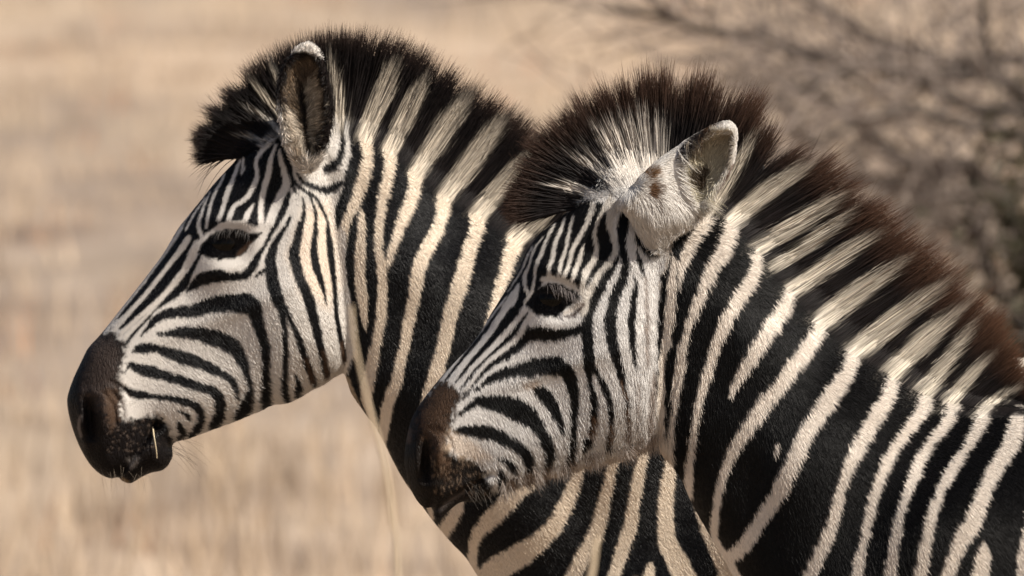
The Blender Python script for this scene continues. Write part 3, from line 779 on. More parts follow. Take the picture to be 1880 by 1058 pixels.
earo = relief(Z1, "ear", ear1, mid1, half1, ce1, Z1.root, mirror=True)
fur(Z1, earo[1], earo[2], earo[3], earo[4], ce1, 9000, [(545, 130, 0.3, 0.6, 11, 30), (590, 150, -0.8, 0.5, 11, 30), (596, 240, -0.9, 0.2, 14, 32), (530, 220, 0.7, 0.6, 14, 32), (560, 290, 0.1, -0.8, 14, 30), (560, 82, 0.3, -0.6, 5, 20)],
    (500, 60, 620, 330), earo[0], "ear_hair", 0.00045, 12, vary=0.5, flat=1.0)
eyeball(Z1, 416, 449, 34, 4, Z1.root)
# mane
cm1 = Coat(320, 20, 1500, 640, (0.010, 0.008, 0.008))
for st in [
    [(668, 262, 30), (676, 230, 36), (692, 195, 42), (706, 160, 42), (716, 132, 30), (722, 118, 10)],
    [(601, 100, 8), (611, 125, 15), (619, 165, 19), (624, 205, 21), (632, 240, 24)],
    [(716, 282, 28), (722, 262, 32), (738, 225, 38), (756, 190, 38), (770, 160, 26), (776, 145, 8)],
    [(764, 325, 28), (774, 300, 34), (798, 262, 42), (826, 222, 44), (846, 194, 30), (854, 180, 10)],
    [(818, 365, 30), (832, 342, 36), (862, 300, 44), (890, 262, 44), (910, 236, 30), (918, 222, 10)],
    [(878, 397, 32), (895, 372, 38), (925, 338, 42), (955, 305, 36), (975, 280, 14)],
    [(945, 440, 36), (970, 415, 40), (1010, 375, 40), (1040, 340, 24)], [(1015, 495, 34), (1050, 455, 40), (1090, 410, 34)], [(1090, 545, 34), (1130, 500, 40), (1170, 455, 30)],
    [(512, 208, 14), (497, 190, 13), (480, 170, 11), (466, 154, 8), (460, 146, 4)],
    [(512, 170, 8), (505, 145, 8), (497, 122, 5)]]:
    cm1.stroke([(x_, y_, w_ * 0.88) for x_, y_, w_ in st], WM, 6, 3.5)
for st in [[(512, 238, 8), (490, 218, 8), (465, 203, 8), (445, 193, 4)], [(487, 262, 6), (462, 252, 6), (428, 249, 3)], [(520, 160, 3), (506, 128, 3), (498, 112, 2)]]: cm1.stroke(st, (0.34, 0.31, 0.27), 5, 3)
root1 = [(434, 291), (446, 281), (464, 270), (488, 257), (516, 244), (552, 232), (592, 228), (628, 236), (660, 252), (715, 279), (763, 323), (815, 364), (876, 397), (945, 443), (1015, 495), (1095, 552), (1200, 598), (1330, 622)]
tip1 = [(346, 290), (342, 264), (350, 226), (372, 186), (424, 130), (508, 76), (585, 52), (650, 48), (744, 64), (808, 96), (884, 144), (950, 194), (1012, 248), (1075, 316), (1140, 380), (1210, 440), (1310, 510), (1420, 570)]
mane(Z1, root1, tip1, cm1, c1, 19000, 21, 17, (10, 0.45), (3.0, 0.5), Z1.root, (0.76, (0.045, 0.030, 0.025), (0.050, 0.028, 0.02)), 0.16, (0.78, 1.09), 0.66, ([0, 3, 6, 17], [1, 1, 0.25, 0.25]))
hooves(Z1, legs1, Z1.root)
tail(Z1, 2640, 800, Z1.root, 31, WN)
tag(Z1.root, "taller zebra standing behind, black mane, ear upright with dark inside, head farthest from the bush", "zebra", group="zebras standing side by side")

# ================================================================== the young zebra in front
Z2 = Animal("zebra", (DIST - 0.08) / DIST, 0.0, 2000)
G2 = Z2.ground
head2 = [(1040, 386), (1025, 405), (1000, 423), (970, 457), (950, 500), (925, 540), (900, 580), (885, 607), (860, 640), (820, 682), (790, 717), (770, 745), (757, 767), (749, 793),
         (744, 820), (742, 850), (747, 880), (757, 907), (770, 927), (782, 934), (792, 932), (796, 943), (803, 952), (820, 942), (837, 928), (852, 922), (872, 924), (892, 917), (915, 903),
         (935, 893), (957, 882), (985, 870), (1012, 862), (1045, 850), (1090, 836), (1130, 828), (1170, 816), (1200, 800), (1222, 775), (1238, 735), (1245, 680), (1246, 600), (1242, 520),
         (1236, 450), (1226, 385), (1205, 330), (1172, 296), (1130, 292), (1096, 314), (1070, 345)]
neck2 = [(1170, 300), (1210, 310), (1250, 345), (1292, 376), (1340, 394), (1392, 440), (1450, 510), (1507, 568), (1567, 628), (1637, 676), (1697, 712), (1747, 731), (1805, 739), (1870, 741),
         (1960, 748), (2150, 772), (2400, 762), (2650, 777), (2800, 850), (2875, 980), (2875, 1150), (2810, 1330), (2680, 1470), (2400, 1530), (2100, 1545), (1850, 1535), (1650, 1490),
         (1520, 1400), (1440, 1270), (1386, 1130), (1347, 1057), (1300, 975), (1282, 944), (1267, 914), (1240, 852), (1222, 826), (1200, 780), (1180, 700), (1162, 560), (1150, 420)]
Z2.g = Grid2(700, 100, 3020, 2460, 3.0); g = Z2.g
Wh, dh = shell(g, head2, [(790, 830, 66, 70), (790, 915, 52, 50), (840, 895, 44, 36), (880, 720, 64, 78), (950, 770, 70, 84), (1020, 550, 90, 88), (1110, 620, 100, 120), (1080, 420, 80, 74),
                          (1150, 330, 72, 64), (1010, 820, 68, 74), (1170, 720, 92, 104), (910, 600, 54, 56), (1200, 500, 92, 100)])
Wn, dn = shell(g, neck2, [(1250, 650, 92, 130), (1230, 400, 74, 90), (1400, 640, 108, 170), (1450, 540, 80, 120), (1320, 900, 92, 110), (1500, 900, 150, 210), (1650, 760, 130, 190),
                          (1750, 1000, 220, 250), (1700, 1300, 200, 200), (2050, 1100, 275, 290), (2450, 1100, 280, 300), (2650, 1050, 245, 250), (2050, 820, 180, 190), (2500, 830, 170, 180)])
B = bump_field(g, [(1032, 502, 56, 13, 18, 8), (1018, 548, 56, 28, 10, -7), (1068, 545, 18, 36, 0, 6), (1000, 600, 60, 14, -8, 4), (1010, 680, 110, 15, -18, 5), (1130, 640, 66, 110, 10, 7),
                   (1105, 440, 20, 50, 10, -6), (783, 848, 9, 36, 0, -24), (764, 850, 7, 38, -4, 8), (806, 830, 11, 34, 10, 9), (780, 892, 20, 9, 0, 6), (830, 860, 36, 44, 0, 5), (840, 905, 34, 20, -30, 5), (940, 780, 100, 34, -30, -3)])
B += groove(g, [(900, 868), (870, 892), (840, 910), (815, 926), (797, 938)], 5, -15)
for rr in (0, 11): B += groove(g, [(790 + rr, 786 - rr * 0.2), (808 + rr, 800), (818 + rr, 824), (816 + rr, 850)], 3.0, -4)
wh = np.sqrt(np.maximum(Wh, 0)); Wh = np.where(Wh > 0, np.maximum(wh + B * np.clip(dh / 14, 0, 1), 0.5) ** 2, Wh)
Bn = bump_field(g, [(1440, 940, 60, 110, 25, -8), (1330, 700, 40, 150, 14, -5), (1600, 900, 60, 160, 15, 6)])
wn = np.sqrt(np.maximum(Wn, 0)); Wn = np.where(Wn > 0, (wn + Bn * np.clip(dn / 30, 0, 1)).clip(0.5) ** 2, Wn)
Z2.W = blur(smax(Wh, Wn, 1300.0), 1)

K2 = (0.0038, 0.0035, 0.0036)
W2 = (0.565, 0.545, 0.525); N2 = (0.65, 0.585, 0.515)
c2 = Coat(700, 100, 3020, 2460, K2)
for i in range(12):
    x = 1980 + i * 76
    c2.stroke([(x + 20, 760, 28), (x + 0, 900, 34), (x - 34 - 3 * i, 1250, 32), (x - 110 - 4 * i, 1500, 24)], N2)
for x in (1600, 2740):
    for j in range(16): c2.stroke([(x - 130, 1580 + j * 44, 18), (x + 150, 1572 + j * 44, 18)], N2)
c2.poly([(1450, 1500), (2500, 1500), (2500, 1640), (1450, 1640)], N2)
neck_bars = [
    [(1290, 390, 30), (1288, 402, 32), (1275, 427, 24), (1261, 452, 22), (1252, 480, 18), (1247, 503, 10), (1246, 520, 4)],
    [(1236, 408, 16), (1228, 432, 9), (1222, 450, 13), (1219, 468, 17), (1208, 492, 22), (1203, 515, 22), (1200, 540, 20)],
    [(1238, 472, 8), (1235, 490, 13), (1233, 515, 16), (1231, 552, 17), (1229, 577, 18), (1226, 602, 17), (1221, 627, 17), (1215, 652, 13), (1213, 677, 12), (1212, 715, 18), (1212, 752, 18), (1213, 790, 15), (1215, 830, 12)],
    [(1340, 408, 32), (1331, 435, 30), (1320, 460, 30), (1304, 486, 25), (1294, 510, 23), (1285, 535, 20), (1275, 560, 19), (1264, 587, 14), (1257, 613, 12), (1251, 640, 18), (1248, 665, 21), (1245, 690, 18), (1241, 715, 11), (1239, 740, 8), (1233, 765, 11), (1229, 790, 12), (1226, 815, 12), (1224, 845, 11)],
    [(1386, 466, 22), (1383, 486, 23), (1378, 502, 26), (1366, 523, 28), (1350, 548, 26), (1338, 573, 25), (1327, 597, 23), (1314, 625, 20), (1305, 652, 17), (1297, 680, 18), (1290, 705, 17), (1283, 730, 14), (1278, 755, 13), (1273, 780, 13), (1268, 805, 13), (1265, 830, 14), (1263, 855, 15), (1263, 880, 16), (1264, 912, 12)],
    [(1447, 537, 24), (1438, 558, 26), (1424, 580, 28), (1408, 603, 28), (1390, 630, 26), (1376, 655, 24), (1360, 680, 20), (1348, 703, 15), (1340, 722, 4)],
    [(1506, 592, 28), (1495, 612, 27), (1482, 630, 28), (1464, 656, 29), (1444, 681, 29), (1427, 705, 28), (1406, 730, 27), (1389, 755, 26), (1371, 780, 25), (1354, 805, 23), (1341, 830, 21), (1333, 850, 18), (1326, 870, 15), (1320, 895, 14), (1315, 920, 15), (1311, 945, 15), (1310, 970, 14), (1314, 994, 15), (1325, 1015, 20), (1340, 1040, 22), (1356, 1070, 22)],
    [(1564, 650, 26), (1556, 668, 26), (1545, 690, 29), (1526, 716, 30), (1510, 740, 30), (1492, 766, 29), (1478, 790, 28), (1466, 815, 28), (1455, 840, 28), (1442, 866, 28), (1430, 892, 27), (1414, 919, 26), (1398, 945, 24), (1382, 970, 22), (1368, 994, 24), (1350, 1014, 25), (1332, 1026, 22)],
    [(1634, 700, 26), (1624, 727, 26), (1613, 745, 29), (1598, 768, 28), (1584, 792, 28), (1571, 816, 26), (1557, 842, 24), (1548, 867, 20), (1540, 892, 17), (1533, 914, 21), (1529, 936, 20), (1520, 968, 22), (1510, 994, 23), (1497, 1019, 24), (1482, 1054, 25), (1466, 1090, 25), (1440, 1150, 20)],
    [(1694, 734, 25), (1688, 752, 24), (1676, 768, 22), (1664, 783, 22), (1648, 804, 20), (1632, 828, 19), (1619, 853, 20), (1608, 878, 19), (1602, 897, 19), (1596, 920, 19), (1591, 945, 18), (1585, 970, 16), (1580, 994, 16), (1573, 1020, 20), (1568, 1055, 24), (1558, 1100, 25), (1530, 1180, 20)],
    [(1744, 748, 28), (1737, 768, 22), (1720, 790, 20), (1699, 815, 19), (1685, 840, 21), (1675, 866, 22), (1664, 892, 21), (1653, 919, 16), (1646, 944, 16), (1640, 970, 17), (1636, 994, 18), (1633, 1020, 21), (1628, 1054, 23), (1620, 1100, 24), (1600, 1200, 20)],
    [(1802, 756, 30), (1792, 780, 24), (1779, 802, 21), (1763, 827, 16), (1746, 852, 18), (1731, 874, 21), (1721, 894, 18), (1711, 919, 18), (1702, 944, 20), (1696, 969, 20), (1691, 994, 20), (1687, 1019, 23), (1683, 1054, 26), (1672, 1100, 27), (1660, 1200, 22)],
    [(1868, 752, 24), (1866, 765, 28), (1858, 790, 32), (1849, 815, 31), (1830, 842, 27), (1814, 867, 28), (1802, 893, 27), (1791, 919, 29), (1781, 944, 33), (1767, 969, 33), (1755, 989, 27), (1745, 1014, 23), (1730, 1054, 23), (1716, 1100, 24), (1700, 1200, 22)],
    [(1796, 992, 9), (1797, 1008, 23), (1794, 1030, 29), (1790, 1060, 33), (1784, 1110, 33)],
    [(1930, 760, 30), (1915, 830, 32), (1900, 890, 26), (1884, 960, 24), (1876, 1010, 30), (1874, 1060, 34), (1866, 1120, 34), (1840, 1250, 26)],
    [(1427, 811, 5), (1424, 822, 8), (1421, 832, 3)]]
for st in neck_bars: c2.stroke(st, N2, ragged=1.4)
HW2 = [(1040, 380), (945, 500), (885, 600), (815, 680), (745, 770), (735, 850), (765, 935), (800, 960), (900, 925), (960, 890), (1050, 858), (1130, 838), (1185, 825), (1212, 800), (1206, 740), (1203, 690),
       (1208, 620), (1208, 560), (1212, 510), (1222, 470), (1224, 440), (1232, 405), (1215, 340), (1180, 290), (1120, 290), (1080, 330)]
c2.poly(HW2, W2, ragged=2)
FH2 = [(1042, 386), (1002, 422), (971, 456), (951, 498), (936, 525), (948, 545), (962, 550), (970, 556), (984, 537), (997, 520), (1012, 508), (1040, 516), (1062, 534), (1068, 542), (1080, 518), (1100, 494),
       (1124, 468), (1132, 446), (1122, 418), (1118, 390), (1108, 366), (1072, 366)]
c2.poly(FH2, K2)
head_bars = [
    [(972, 452, 6), (951, 498, 5), (926, 539, 4), (901, 579, 4), (886, 606, 3), (861, 639, 3), (821, 681, 3), (795, 712, 4)],
    [(962, 482, 14), (950, 506, 13), (937, 526, 12), (921, 556, 12), (907, 582, 12), (884, 614, 11), (862, 643, 9), (837, 673, 8), (818, 697, 5)],
    [(962, 515, 8), (957, 540, 10), (954, 556, 13), (944, 572, 17), (926, 595, 19), (906, 619, 16), (881, 647, 13), (861, 669, 11), (846, 689, 8), (836, 704, 5)],
    [(968, 572, 5), (952, 592, 14), (937, 610, 19), (917, 630, 17), (896, 656, 14), (886, 666, 10), (873, 676, 7), (856, 699, 5), (845, 715, 4)],
    [(892, 660, 9), (883, 677, 6), (868, 699, 6), (851, 720, 4)],
    [(968, 594, 6), (961, 612, 13), (950, 632, 17), (932, 647, 17), (911, 660, 13), (892, 675, 12), (876, 695, 7), (861, 715, 5), (848, 732, 4)],
    [(962, 628, 5), (972, 616, 18), (985, 610, 25), (1007, 613, 22), (1032, 611, 19), (1052, 606, 15), (1070, 599, 15)],
    [(1136, 466, 4), (1132, 473, 8), (1120, 490, 15), (1107, 511, 17), (1095, 536, 18), (1085, 557, 18), (1080, 577, 17), (1077, 597, 19), (1079, 622, 19), (1080, 647, 20), (1080, 668, 18), (1081, 690, 10), (1086, 710, 11), (1088, 735, 13), (1086, 760, 12), (1081, 785, 10)],
    [(1084, 664, 14), (1093, 676, 10), (1101, 690, 9), (1111, 712, 12), (1118, 735, 12), (1120, 760, 10), (1118, 785, 10), (1114, 805, 12)],
    [(1073, 792, 8), (1074, 802, 16), (1070, 812, 10)],
    [(1150, 378, 5), (1149, 390, 14), (1144, 412, 18), (1143, 438, 15), (1146, 464, 13), (1149, 488, 14), (1141, 510, 15), (1130, 535, 17), (1122, 562, 19), (1120, 588, 20), (1122, 610, 19), (1126, 635, 17), (1133, 660, 16), (1139, 686, 12), (1146, 712, 8), (1150, 745, 6), (1153, 785, 6)],
    [(1164, 502, 5), (1167, 520, 9), (1163, 540, 12), (1160, 565, 13), (1158, 590, 13), (1160, 612, 11), (1162, 638, 9), (1165, 662, 5)],
    [(1170, 458, 6), (1176, 478, 9), (1180, 497, 5)],
    [(1216, 500, 9), (1219, 516, 9), (1216, 552, 9), (1213, 585, 7), (1211, 615, 5), (1207, 650, 4)],
    [(870, 716, 4), (882, 707, 8), (903, 693, 14), (920, 685, 17), (945, 678, 21), (970, 672, 27), (995, 667, 28), (1018, 668, 29), (1036, 676, 28), (1046, 696, 22), (1052, 722, 17), (1052, 747, 14), (1050, 772, 12), (1047, 797, 13), (1043, 818, 15), (1038, 836, 13)],
    [(983, 712, 10), (996, 720, 21), (1009, 735, 23), (1018, 752, 18), (1025, 768, 13), (1028, 786, 5)],
    [(842, 761, 5), (860, 746, 11), (876, 736, 17), (897, 736, 26), (922, 739, 33), (945, 747, 36), (963, 756, 34), (978, 769, 28), (989, 785, 22), (998, 806, 20), (1002, 825, 18), (1000, 845, 14)],
    [(832, 791, 6), (845, 790, 14), (870, 790, 21), (895, 793, 23), (920, 800, 21), (943, 811, 20), (958, 823, 19), (964, 842, 16), (964, 858, 10)],
    [(912, 836, 6), (928, 843, 13), (937, 853, 12), (939, 864, 5)],
    [(914, 858, 8), (917, 872, 14), (917, 887, 13), (912, 902, 8)],
    [(946, 874, 12), (936, 890, 11), (925, 898, 8)],
    [(1170, 418, 8), (1173, 435, 13), (1183, 448, 14), (1197, 456, 18), (1211, 447, 14), (1220, 432, 9), (1223, 418, 5)]]
for st in head_bars: c2.stroke([(x_, y_, w_ * 1.10 if w_ > 9 else w_) for x_, y_, w_ in st], K2, ragged=1.2)
BR = (0.13, 0.075, 0.045)
for st in [[(1185, 500, 3), (1187, 560, 5), (1189, 600, 5)], [(1185, 590, 6), (1187, 640, 6), (1185, 665, 4)], [(1200, 670, 5), (1198, 720, 9), (1196, 770, 11), (1196, 815, 10)], [(1150, 740, 7), (1154, 790, 8), (1156, 815, 8)],
           [(1170, 690, 4), (1172, 760, 7), (1174, 810, 8)], [(1088, 760, 8), (1084, 790, 9)], [(1120, 770, 8), (1118, 795, 8)], [(1138, 690, 5), (1146, 720, 5)]]: c2.stroke(st, BR, 6, 2, 0.75)
c2.poly([(940, 892), (985, 858), (1045, 842), (1100, 822), (1160, 812), (1205, 800), (1220, 820), (1180, 840), (1050, 872), (960, 900)], (0.40, 0.29, 0.20), 16, 3, 0.6)
c2.stroke([(965, 704, 10), (985, 700, 8)], (0.33, 0.23, 0.15), 10, 2, 0.7)
FW2 = (0.50, 0.465, 0.42)
for st in [
    [(1021, 409, 4), (1005, 440, 6), (995, 465, 8), (985, 487, 7), (982, 510, 5), (977, 535, 6), (971, 547, 8)],
    [(1000, 432, 2), (982, 457, 4), (972, 486, 5), (964, 506, 8), (965, 526, 8), (971, 542, 6), (966, 556, 9)],
    [(980, 450, 2), (968, 472, 4), (958, 496, 3), (934, 534, 2)],
    [(1040, 396, 4), (1030, 425, 7), (1020, 447, 9), (1017, 470, 9), (1010, 487, 8), (1007, 504, 9)],
    [(1055, 394, 4), (1045, 432, 7), (1040, 457, 7), (1031, 481, 8), (1026, 502, 8)],
    [(1092, 372, 12), (1081, 402, 9), (1066, 432, 10), (1052, 458, 9), (1045, 485, 8), (1034, 508, 8)],
    [(1072, 450, 4), (1065, 472, 10), (1057, 495, 10), (1051, 512, 9)],
    [(1125, 352, 8), (1107, 385, 7), (1097, 408, 7), (1092, 432, 8), (1097, 448, 9), (1092, 472, 11), (1077, 496, 13), (1070, 518, 12), (1067, 538, 10)],
    [(1128, 372, 20), (1121, 400, 13), (1125, 425, 11), (1131, 447, 11), (1125, 468, 11), (1107, 491, 12), (1090, 516, 12), (1077, 541, 14), (1070, 570, 14)],
    [(998, 513, 11), (1013, 509, 11), (1035, 515, 11), (1055, 527, 10), (1066, 540, 6)],
    [(947, 530, 4), (938, 548, 12), (925, 562, 10)]]:
    c2.stroke([(x_, y_, w_ * (0.86 if w_ < 13 and st[0][0] != 998 else 1.0)) for x_, y_, w_ in st], FW2, ragged=1.0)
for st in [
    [(930, 545, 3), (905, 578, 3), (880, 612, 3), (850, 650, 3), (826, 680, 4), (808, 703, 6)],
    [(952, 522, 5), (945, 541, 11), (930, 563, 10), (912, 590, 11), (895, 617, 10), (870, 647, 9), (846, 676, 10), (827, 702, 12)],
    [(974, 562, 6), (955, 580, 9), (933, 606, 10), (912, 630, 10), (892, 650, 9), (870, 672, 8), (851, 694, 8), (833, 711, 7)],
    [(976, 578, 6), (964, 597, 7), (951, 616, 9), (932, 634, 9), (912, 651, 9), (892, 667, 7), (871, 694, 6), (855, 716, 5)]]:
    c2.stroke(st, (0.54, 0.51, 0.48), ragged=0.6)
for st in [[(1440, 1150, 20), (1430, 1230, 24), (1450, 1310, 20)], [(1530, 1180, 20), (1510, 1280, 26), (1530, 1400, 22)], [(1600, 1200, 20), (1590, 1310, 26), (1600, 1450, 22)], [(1660, 1200, 22), (1665, 1330, 28), (1680, 1470, 24)], [(1700, 1200, 22), (1740, 1340, 28), (1770, 1490, 24)], [(1786, 1110, 33), (1810, 1280, 30), (1850, 1500, 24)]]: c2.stroke(st, N2)
eye2 = [(965, 556), (973, 545), (985, 532), (997, 523), (1010, 519), (1030, 522), (1050, 532), (1067, 543), (1058, 551), (1046, 561), (1033, 573), (1022, 582), (1007, 583), (985, 576), (968, 563)]
c2.poly(eye2, (0.003, 0.0025, 0.0025))
c2.stroke([(1036, 576, 6), (1052, 566, 7), (1070, 552, 6)], (0.50, 0.45, 0.4), 3)
c2.stroke([(1036, 582, 3), (1050, 578, 5), (1064, 566, 5), (1071, 556, 4)], (0.045, 0.022, 0.016), 3)
mz2 = [(808, 700), (830, 707), (845, 720), (847, 732), (832, 755), (833, 772), (826, 783), (824, 797), (819, 822), (840, 838), (870, 843), (884, 856), (892, 878), (905, 896), (915, 908), (880, 940), (790, 965), (735, 900), (730, 780), (770, 735)]
c2.poly(mz2, (0.009, 0.007, 0.006), 8, 3)
c2.poly([(798, 712), (828, 708), (842, 728), (826, 762), (826, 790), (818, 830), (826, 860), (822, 880), (804, 850), (790, 810), (772, 800), (768, 775), (775, 750)], (0.056, 0.034, 0.022), 18, 6)
c2.stroke([(752, 790, 8), (750, 810, 9)], (0.06, 0.04, 0.03), 6, 2)
for _ in range(110):
    x, y = rs.uniform(790, 890), rs.uniform(835, 905); c2.stroke([(x, y, 1.6), (x + 1, y + 5, 1.2)], (0.12, 0.085, 0.06), 1.5, 0.3)
c2.stroke([(852, 905, 6), (825, 921, 7), (806, 938, 5)], (0.06, 0.05, 0.045), 5, 2)
c2.poly([(824, 790), (850, 800), (880, 815), (900, 835), (880, 846), (840, 838), (818, 824)], (0.46, 0.36, 0.27), 14, 3, 0.6)

legs2 = [[((1640, 1400, 110), 90), ((1610, 1580, 120), 58), ((1600, 1900, 110), 34), ((1595, 2210, 104), 23), ((1582, G2 - 38, 104), 33)],
         [((2690, 1340, 125), 120), ((2630, 1570, 135), 72), ((2760, 1870, 118), 35), ((2735, 2190, 112), 24), ((2720, G2 - 38, 112), 34)]]
xs = warp_axis(715, 730, 1910, 2990, 3.0); ys = warp_axis(250, 280, 1075, G2 + 20, 3.0)
body2 = build_body(Z2, xs, ys, zs, legs2, 1250, c2, mz2)
flow2 = [(1030, 440, -0.5, 0.85, 6, 16), (960, 520, -0.5, 0.8, 4.5, 12), (880, 640, -0.4, 0.8, 4.5, 12), (800, 740, 0, 1, 2.5, 12), (770, 850, 0, 1, 1.5, 10), (850, 880, 0.3, 1, 1.8, 14), (880, 780, 0.5, 0.8, 6, 14),
         (1020, 550, 0.2, 1, 1.5, 10), (980, 820, 0.55, 0.85, 14, 18), (1000, 700, 0.4, 0.9, 9, 16), (930, 880, 0.5, 0.85, 15, 24), (1050, 620, 0.3, 0.95, 7, 14), (1100, 740, 0.3, 0.95, 15, 18), (1060, 842, 0.35, 0.9, 32, 30), (1150, 818, 0.15, 1, 34, 30), (1000, 860, 0.4, 0.9, 28, 28), (1108, 828, 0.2, 1, 34, 30), (1200, 800, 0.05, 1, 32, 28), (955, 878, 0.5, 0.85, 22, 26), (1080, 790, 0.3, 0.95, 16, 18), (1150, 770, 0.1, 1, 20, 18),
         (1120, 560, 0.2, 1, 10, 16), (1190, 580, 0.05, 1, 19, 16), (1190, 720, 0.0, 1, 26, 16), (1180, 430, -0.1, 1, 12, 20), (1120, 380, -0.3, 1, 10, 22), (1290, 410, 0.9, 0.3, 14, 24), (1390, 480, 0.9, 0.4, 13, 22),
         (1300, 600, 0.12, 1, 17, 14), (1330, 720, 0.08, 1, 16, 14), (1450, 650, 0.45, 0.85, 14, 18), (1560, 700, 0.8, 0.5, 13, 22), (1500, 800, 0.45, 0.85, 15, 17), (1350, 880, 0.3, 0.95, 12, 14), (1430, 980, 0.4, 0.9, 13, 18),
         (1700, 760, 0.85, 0.4, 13, 22), (1650, 900, 0.6, 0.8, 13, 18), (1800, 900, 0.65, 0.75, 13, 18), (1700, 1040, 0.5, 0.85, 13, 18), (1270, 900, 0.2, 1, 8, 12), (1320, 1020, 0.3, 1, 8, 12)]
fur(Z2, Z2.V, Z2.P, Z2.N, Z2.Q, c2, 330000, flow2, (720, 270, 1960, 1110), body2, seed=13, r0=0.00047, vary=0.09, flat=0.40)

# ear: white furry tube turned backwards, brown patch, pale woolly inside
ear2 = [(1332, 223), (1345, 226), (1353, 238), (1354, 256), (1351, 280), (1346, 302), (1334, 328), (1318, 350), (1300, 372), (1282, 392), (1262, 408), (1240, 420), (1220, 440), (1205, 448), (1190, 442), (1174, 424), (1160, 400),
        (1142, 375), (1140, 362), (1160, 345), (1172, 330), (1184, 318), (1198, 304), (1220, 286), (1243, 270), (1252, 262), (1270, 250), (1290, 240), (1312, 230)]
hol2 = [(1335, 240), (1346, 246), (1346, 275), (1338, 305), (1318, 340), (1296, 366), (1278, 380), (1262, 360), (1248, 330), (1244, 300), (1254, 275), (1275, 256), (1305, 243)]
def mid2(g_, d):
    h = poly_sdf(g_.X, g_.Y, hol2, True)
    tubeb = np.exp(-(((g_.X - 1205) / 55) ** 2 + ((g_.Y - 370) / 60) ** 2))
    return -96 - 10 * tubeb + 14 * np.clip((g_.Y - 400) / 45, 0, 1) + 30 * (1 - np.exp(-np.clip(h, 0, 99) / 12)) - 10 * np.exp(-(h / 7) ** 2)
def half2(g_, d):
    h = poly_sdf(g_.X, g_.Y, hol2, True)
    t = 7 + 22 * np.clip(-h / 40, 0, 1)
    ed = 12 + 26 * np.clip((g_.Y - 370) / 40, 0, 1)
    return np.where(d > 0, t * np.sqrt(np.clip(d / ed, 0, 1)), d)
ce2 = Coat(1120, 205, 1380, 470, (0.55, 0.52, 0.485))
ce2.poly(hol2, (0.36, 0.32, 0.235), 8, 2)
ce2.poly([(1252, 310), (1285, 300), (1300, 320), (1285, 350), (1270, 340), (1256, 325)], (0.06, 0.045, 0.03), 14, 4)
ce2.stroke([(1262, 330, 10), (1282, 318, 22), (1296, 308, 14), (1285, 345, 12)], (0.045, 0.03, 0.018), 8, 4)
ce2.stroke([(1242, 296, 5), (1250, 276, 8), (1266, 258, 9), (1288, 244, 8), (1310, 234, 7)], (0.012, 0.008, 0.007), 3)
ce2.stroke([(1290, 242, 10), (1312, 234, 8), (1325, 232, 4)], (0.09, 0.05, 0.025), 8, 2, 0.7)
ce2.stroke([(1346, 298, 5), (1330, 332, 5), (1305, 368, 5), (1282, 390, 4)], (0.10, 0.06, 0.045), 3, 1)
ce2.poly([(1180, 318), (1196, 308), (1206, 318), (1196, 332), (1184, 330)], (0.15, 0.085, 0.045), 9, 3)
ce2.poly([(1184, 340), (1200, 334), (1212, 346), (1208, 360), (1192, 362), (1184, 352)], (0.10, 0.055, 0.03), 9, 3)
ce2.stroke([(1207, 372, 5), (1210, 378, 4)], (0.08, 0.05, 0.035), 5, 1)
ce2.stroke([(1344, 250, 5), (1346, 275, 6), (1340, 300, 5)], (0.20, 0.16, 0.12), 6, 2, 0.8)
ce2.poly([(1262, 262), (1300, 246), (1340, 244), (1344, 262), (1300, 262), (1262, 285), (1250, 300)], (0.24, 0.20, 0.15), 8, 3, 0.7)
earo2 = relief(Z2, "ear", ear2, mid2, half2, ce2, Z2.root, mirror=True)
fur(Z2, earo2[1], earo2[2], earo2[3], earo2[4], ce2, 26000, [(1160, 380, -0.2, 1, 20, 26), (1170, 415, -0.1, 1, 30, 30), (1205, 430, 0, 1, 36, 34), (1240, 410, 0.3, 1, 32, 30), (1215, 300, 0.6, -0.7, 9, 18), (1190, 340, 0.3, -0.4, 9, 20), (1240, 390, 0.5, 0.8, 24, 30), (1270, 290, 0.7, 0.5, 24, 36),
     (1335, 290, -0.5, 0.6, 10, 26), (1340, 235, -0.2, -0.9, 6, 24), (1265, 360, 0.7, 0.5, 26, 34), (1310, 330, -0.4, 0.8, 14, 28), (1248, 325, 0.9, 0.2, 26, 36)], (1125, 210, 1370, 460), earo2[0], "ear_hair", 0.00045, 14, curl=0.3, vary=0.15, flat=0.6)
fur(Z2, earo2[1], earo2[2], earo2[3], earo2[4], ce2, 1500, [(1255, 310, 0.9, 0.3, 42, 42), (1262, 350, 0.8, 0.6, 44, 42), (1285, 270, 0.3, 0.9, 34, 40), (1330, 260, -0.7, 0.7, 24, 36), (1310, 320, -0.8, 0.5, 26, 36), (1240, 380, 0.7, 0.8, 44, 38), (1275, 375, 0.7, 0.3, 40, 40)],
    (1240, 240, 1345, 390), earo2[0], "ear_hair", 0.0005, 15, curl=0.8, vary=0.3, flat=1.0)
eyeball(Z2, 1015, 551, 31, 4, Z2.root)
cm2 = Coat(900, 100, 1960, 800, (0.011, 0.009, 0.009))
c_ = (0.44, 0.40, 0.355)
cm2.poly([(1136, 352), (1122, 306), (1104, 262), (1092, 240), (1104, 236), (1120, 222), (1138, 214), (1152, 218), (1172, 198), (1186, 202), (1208, 214), (1220, 228), (1225, 255), (1228, 290), (1215, 330), (1170, 340)], c_, 9, 5)
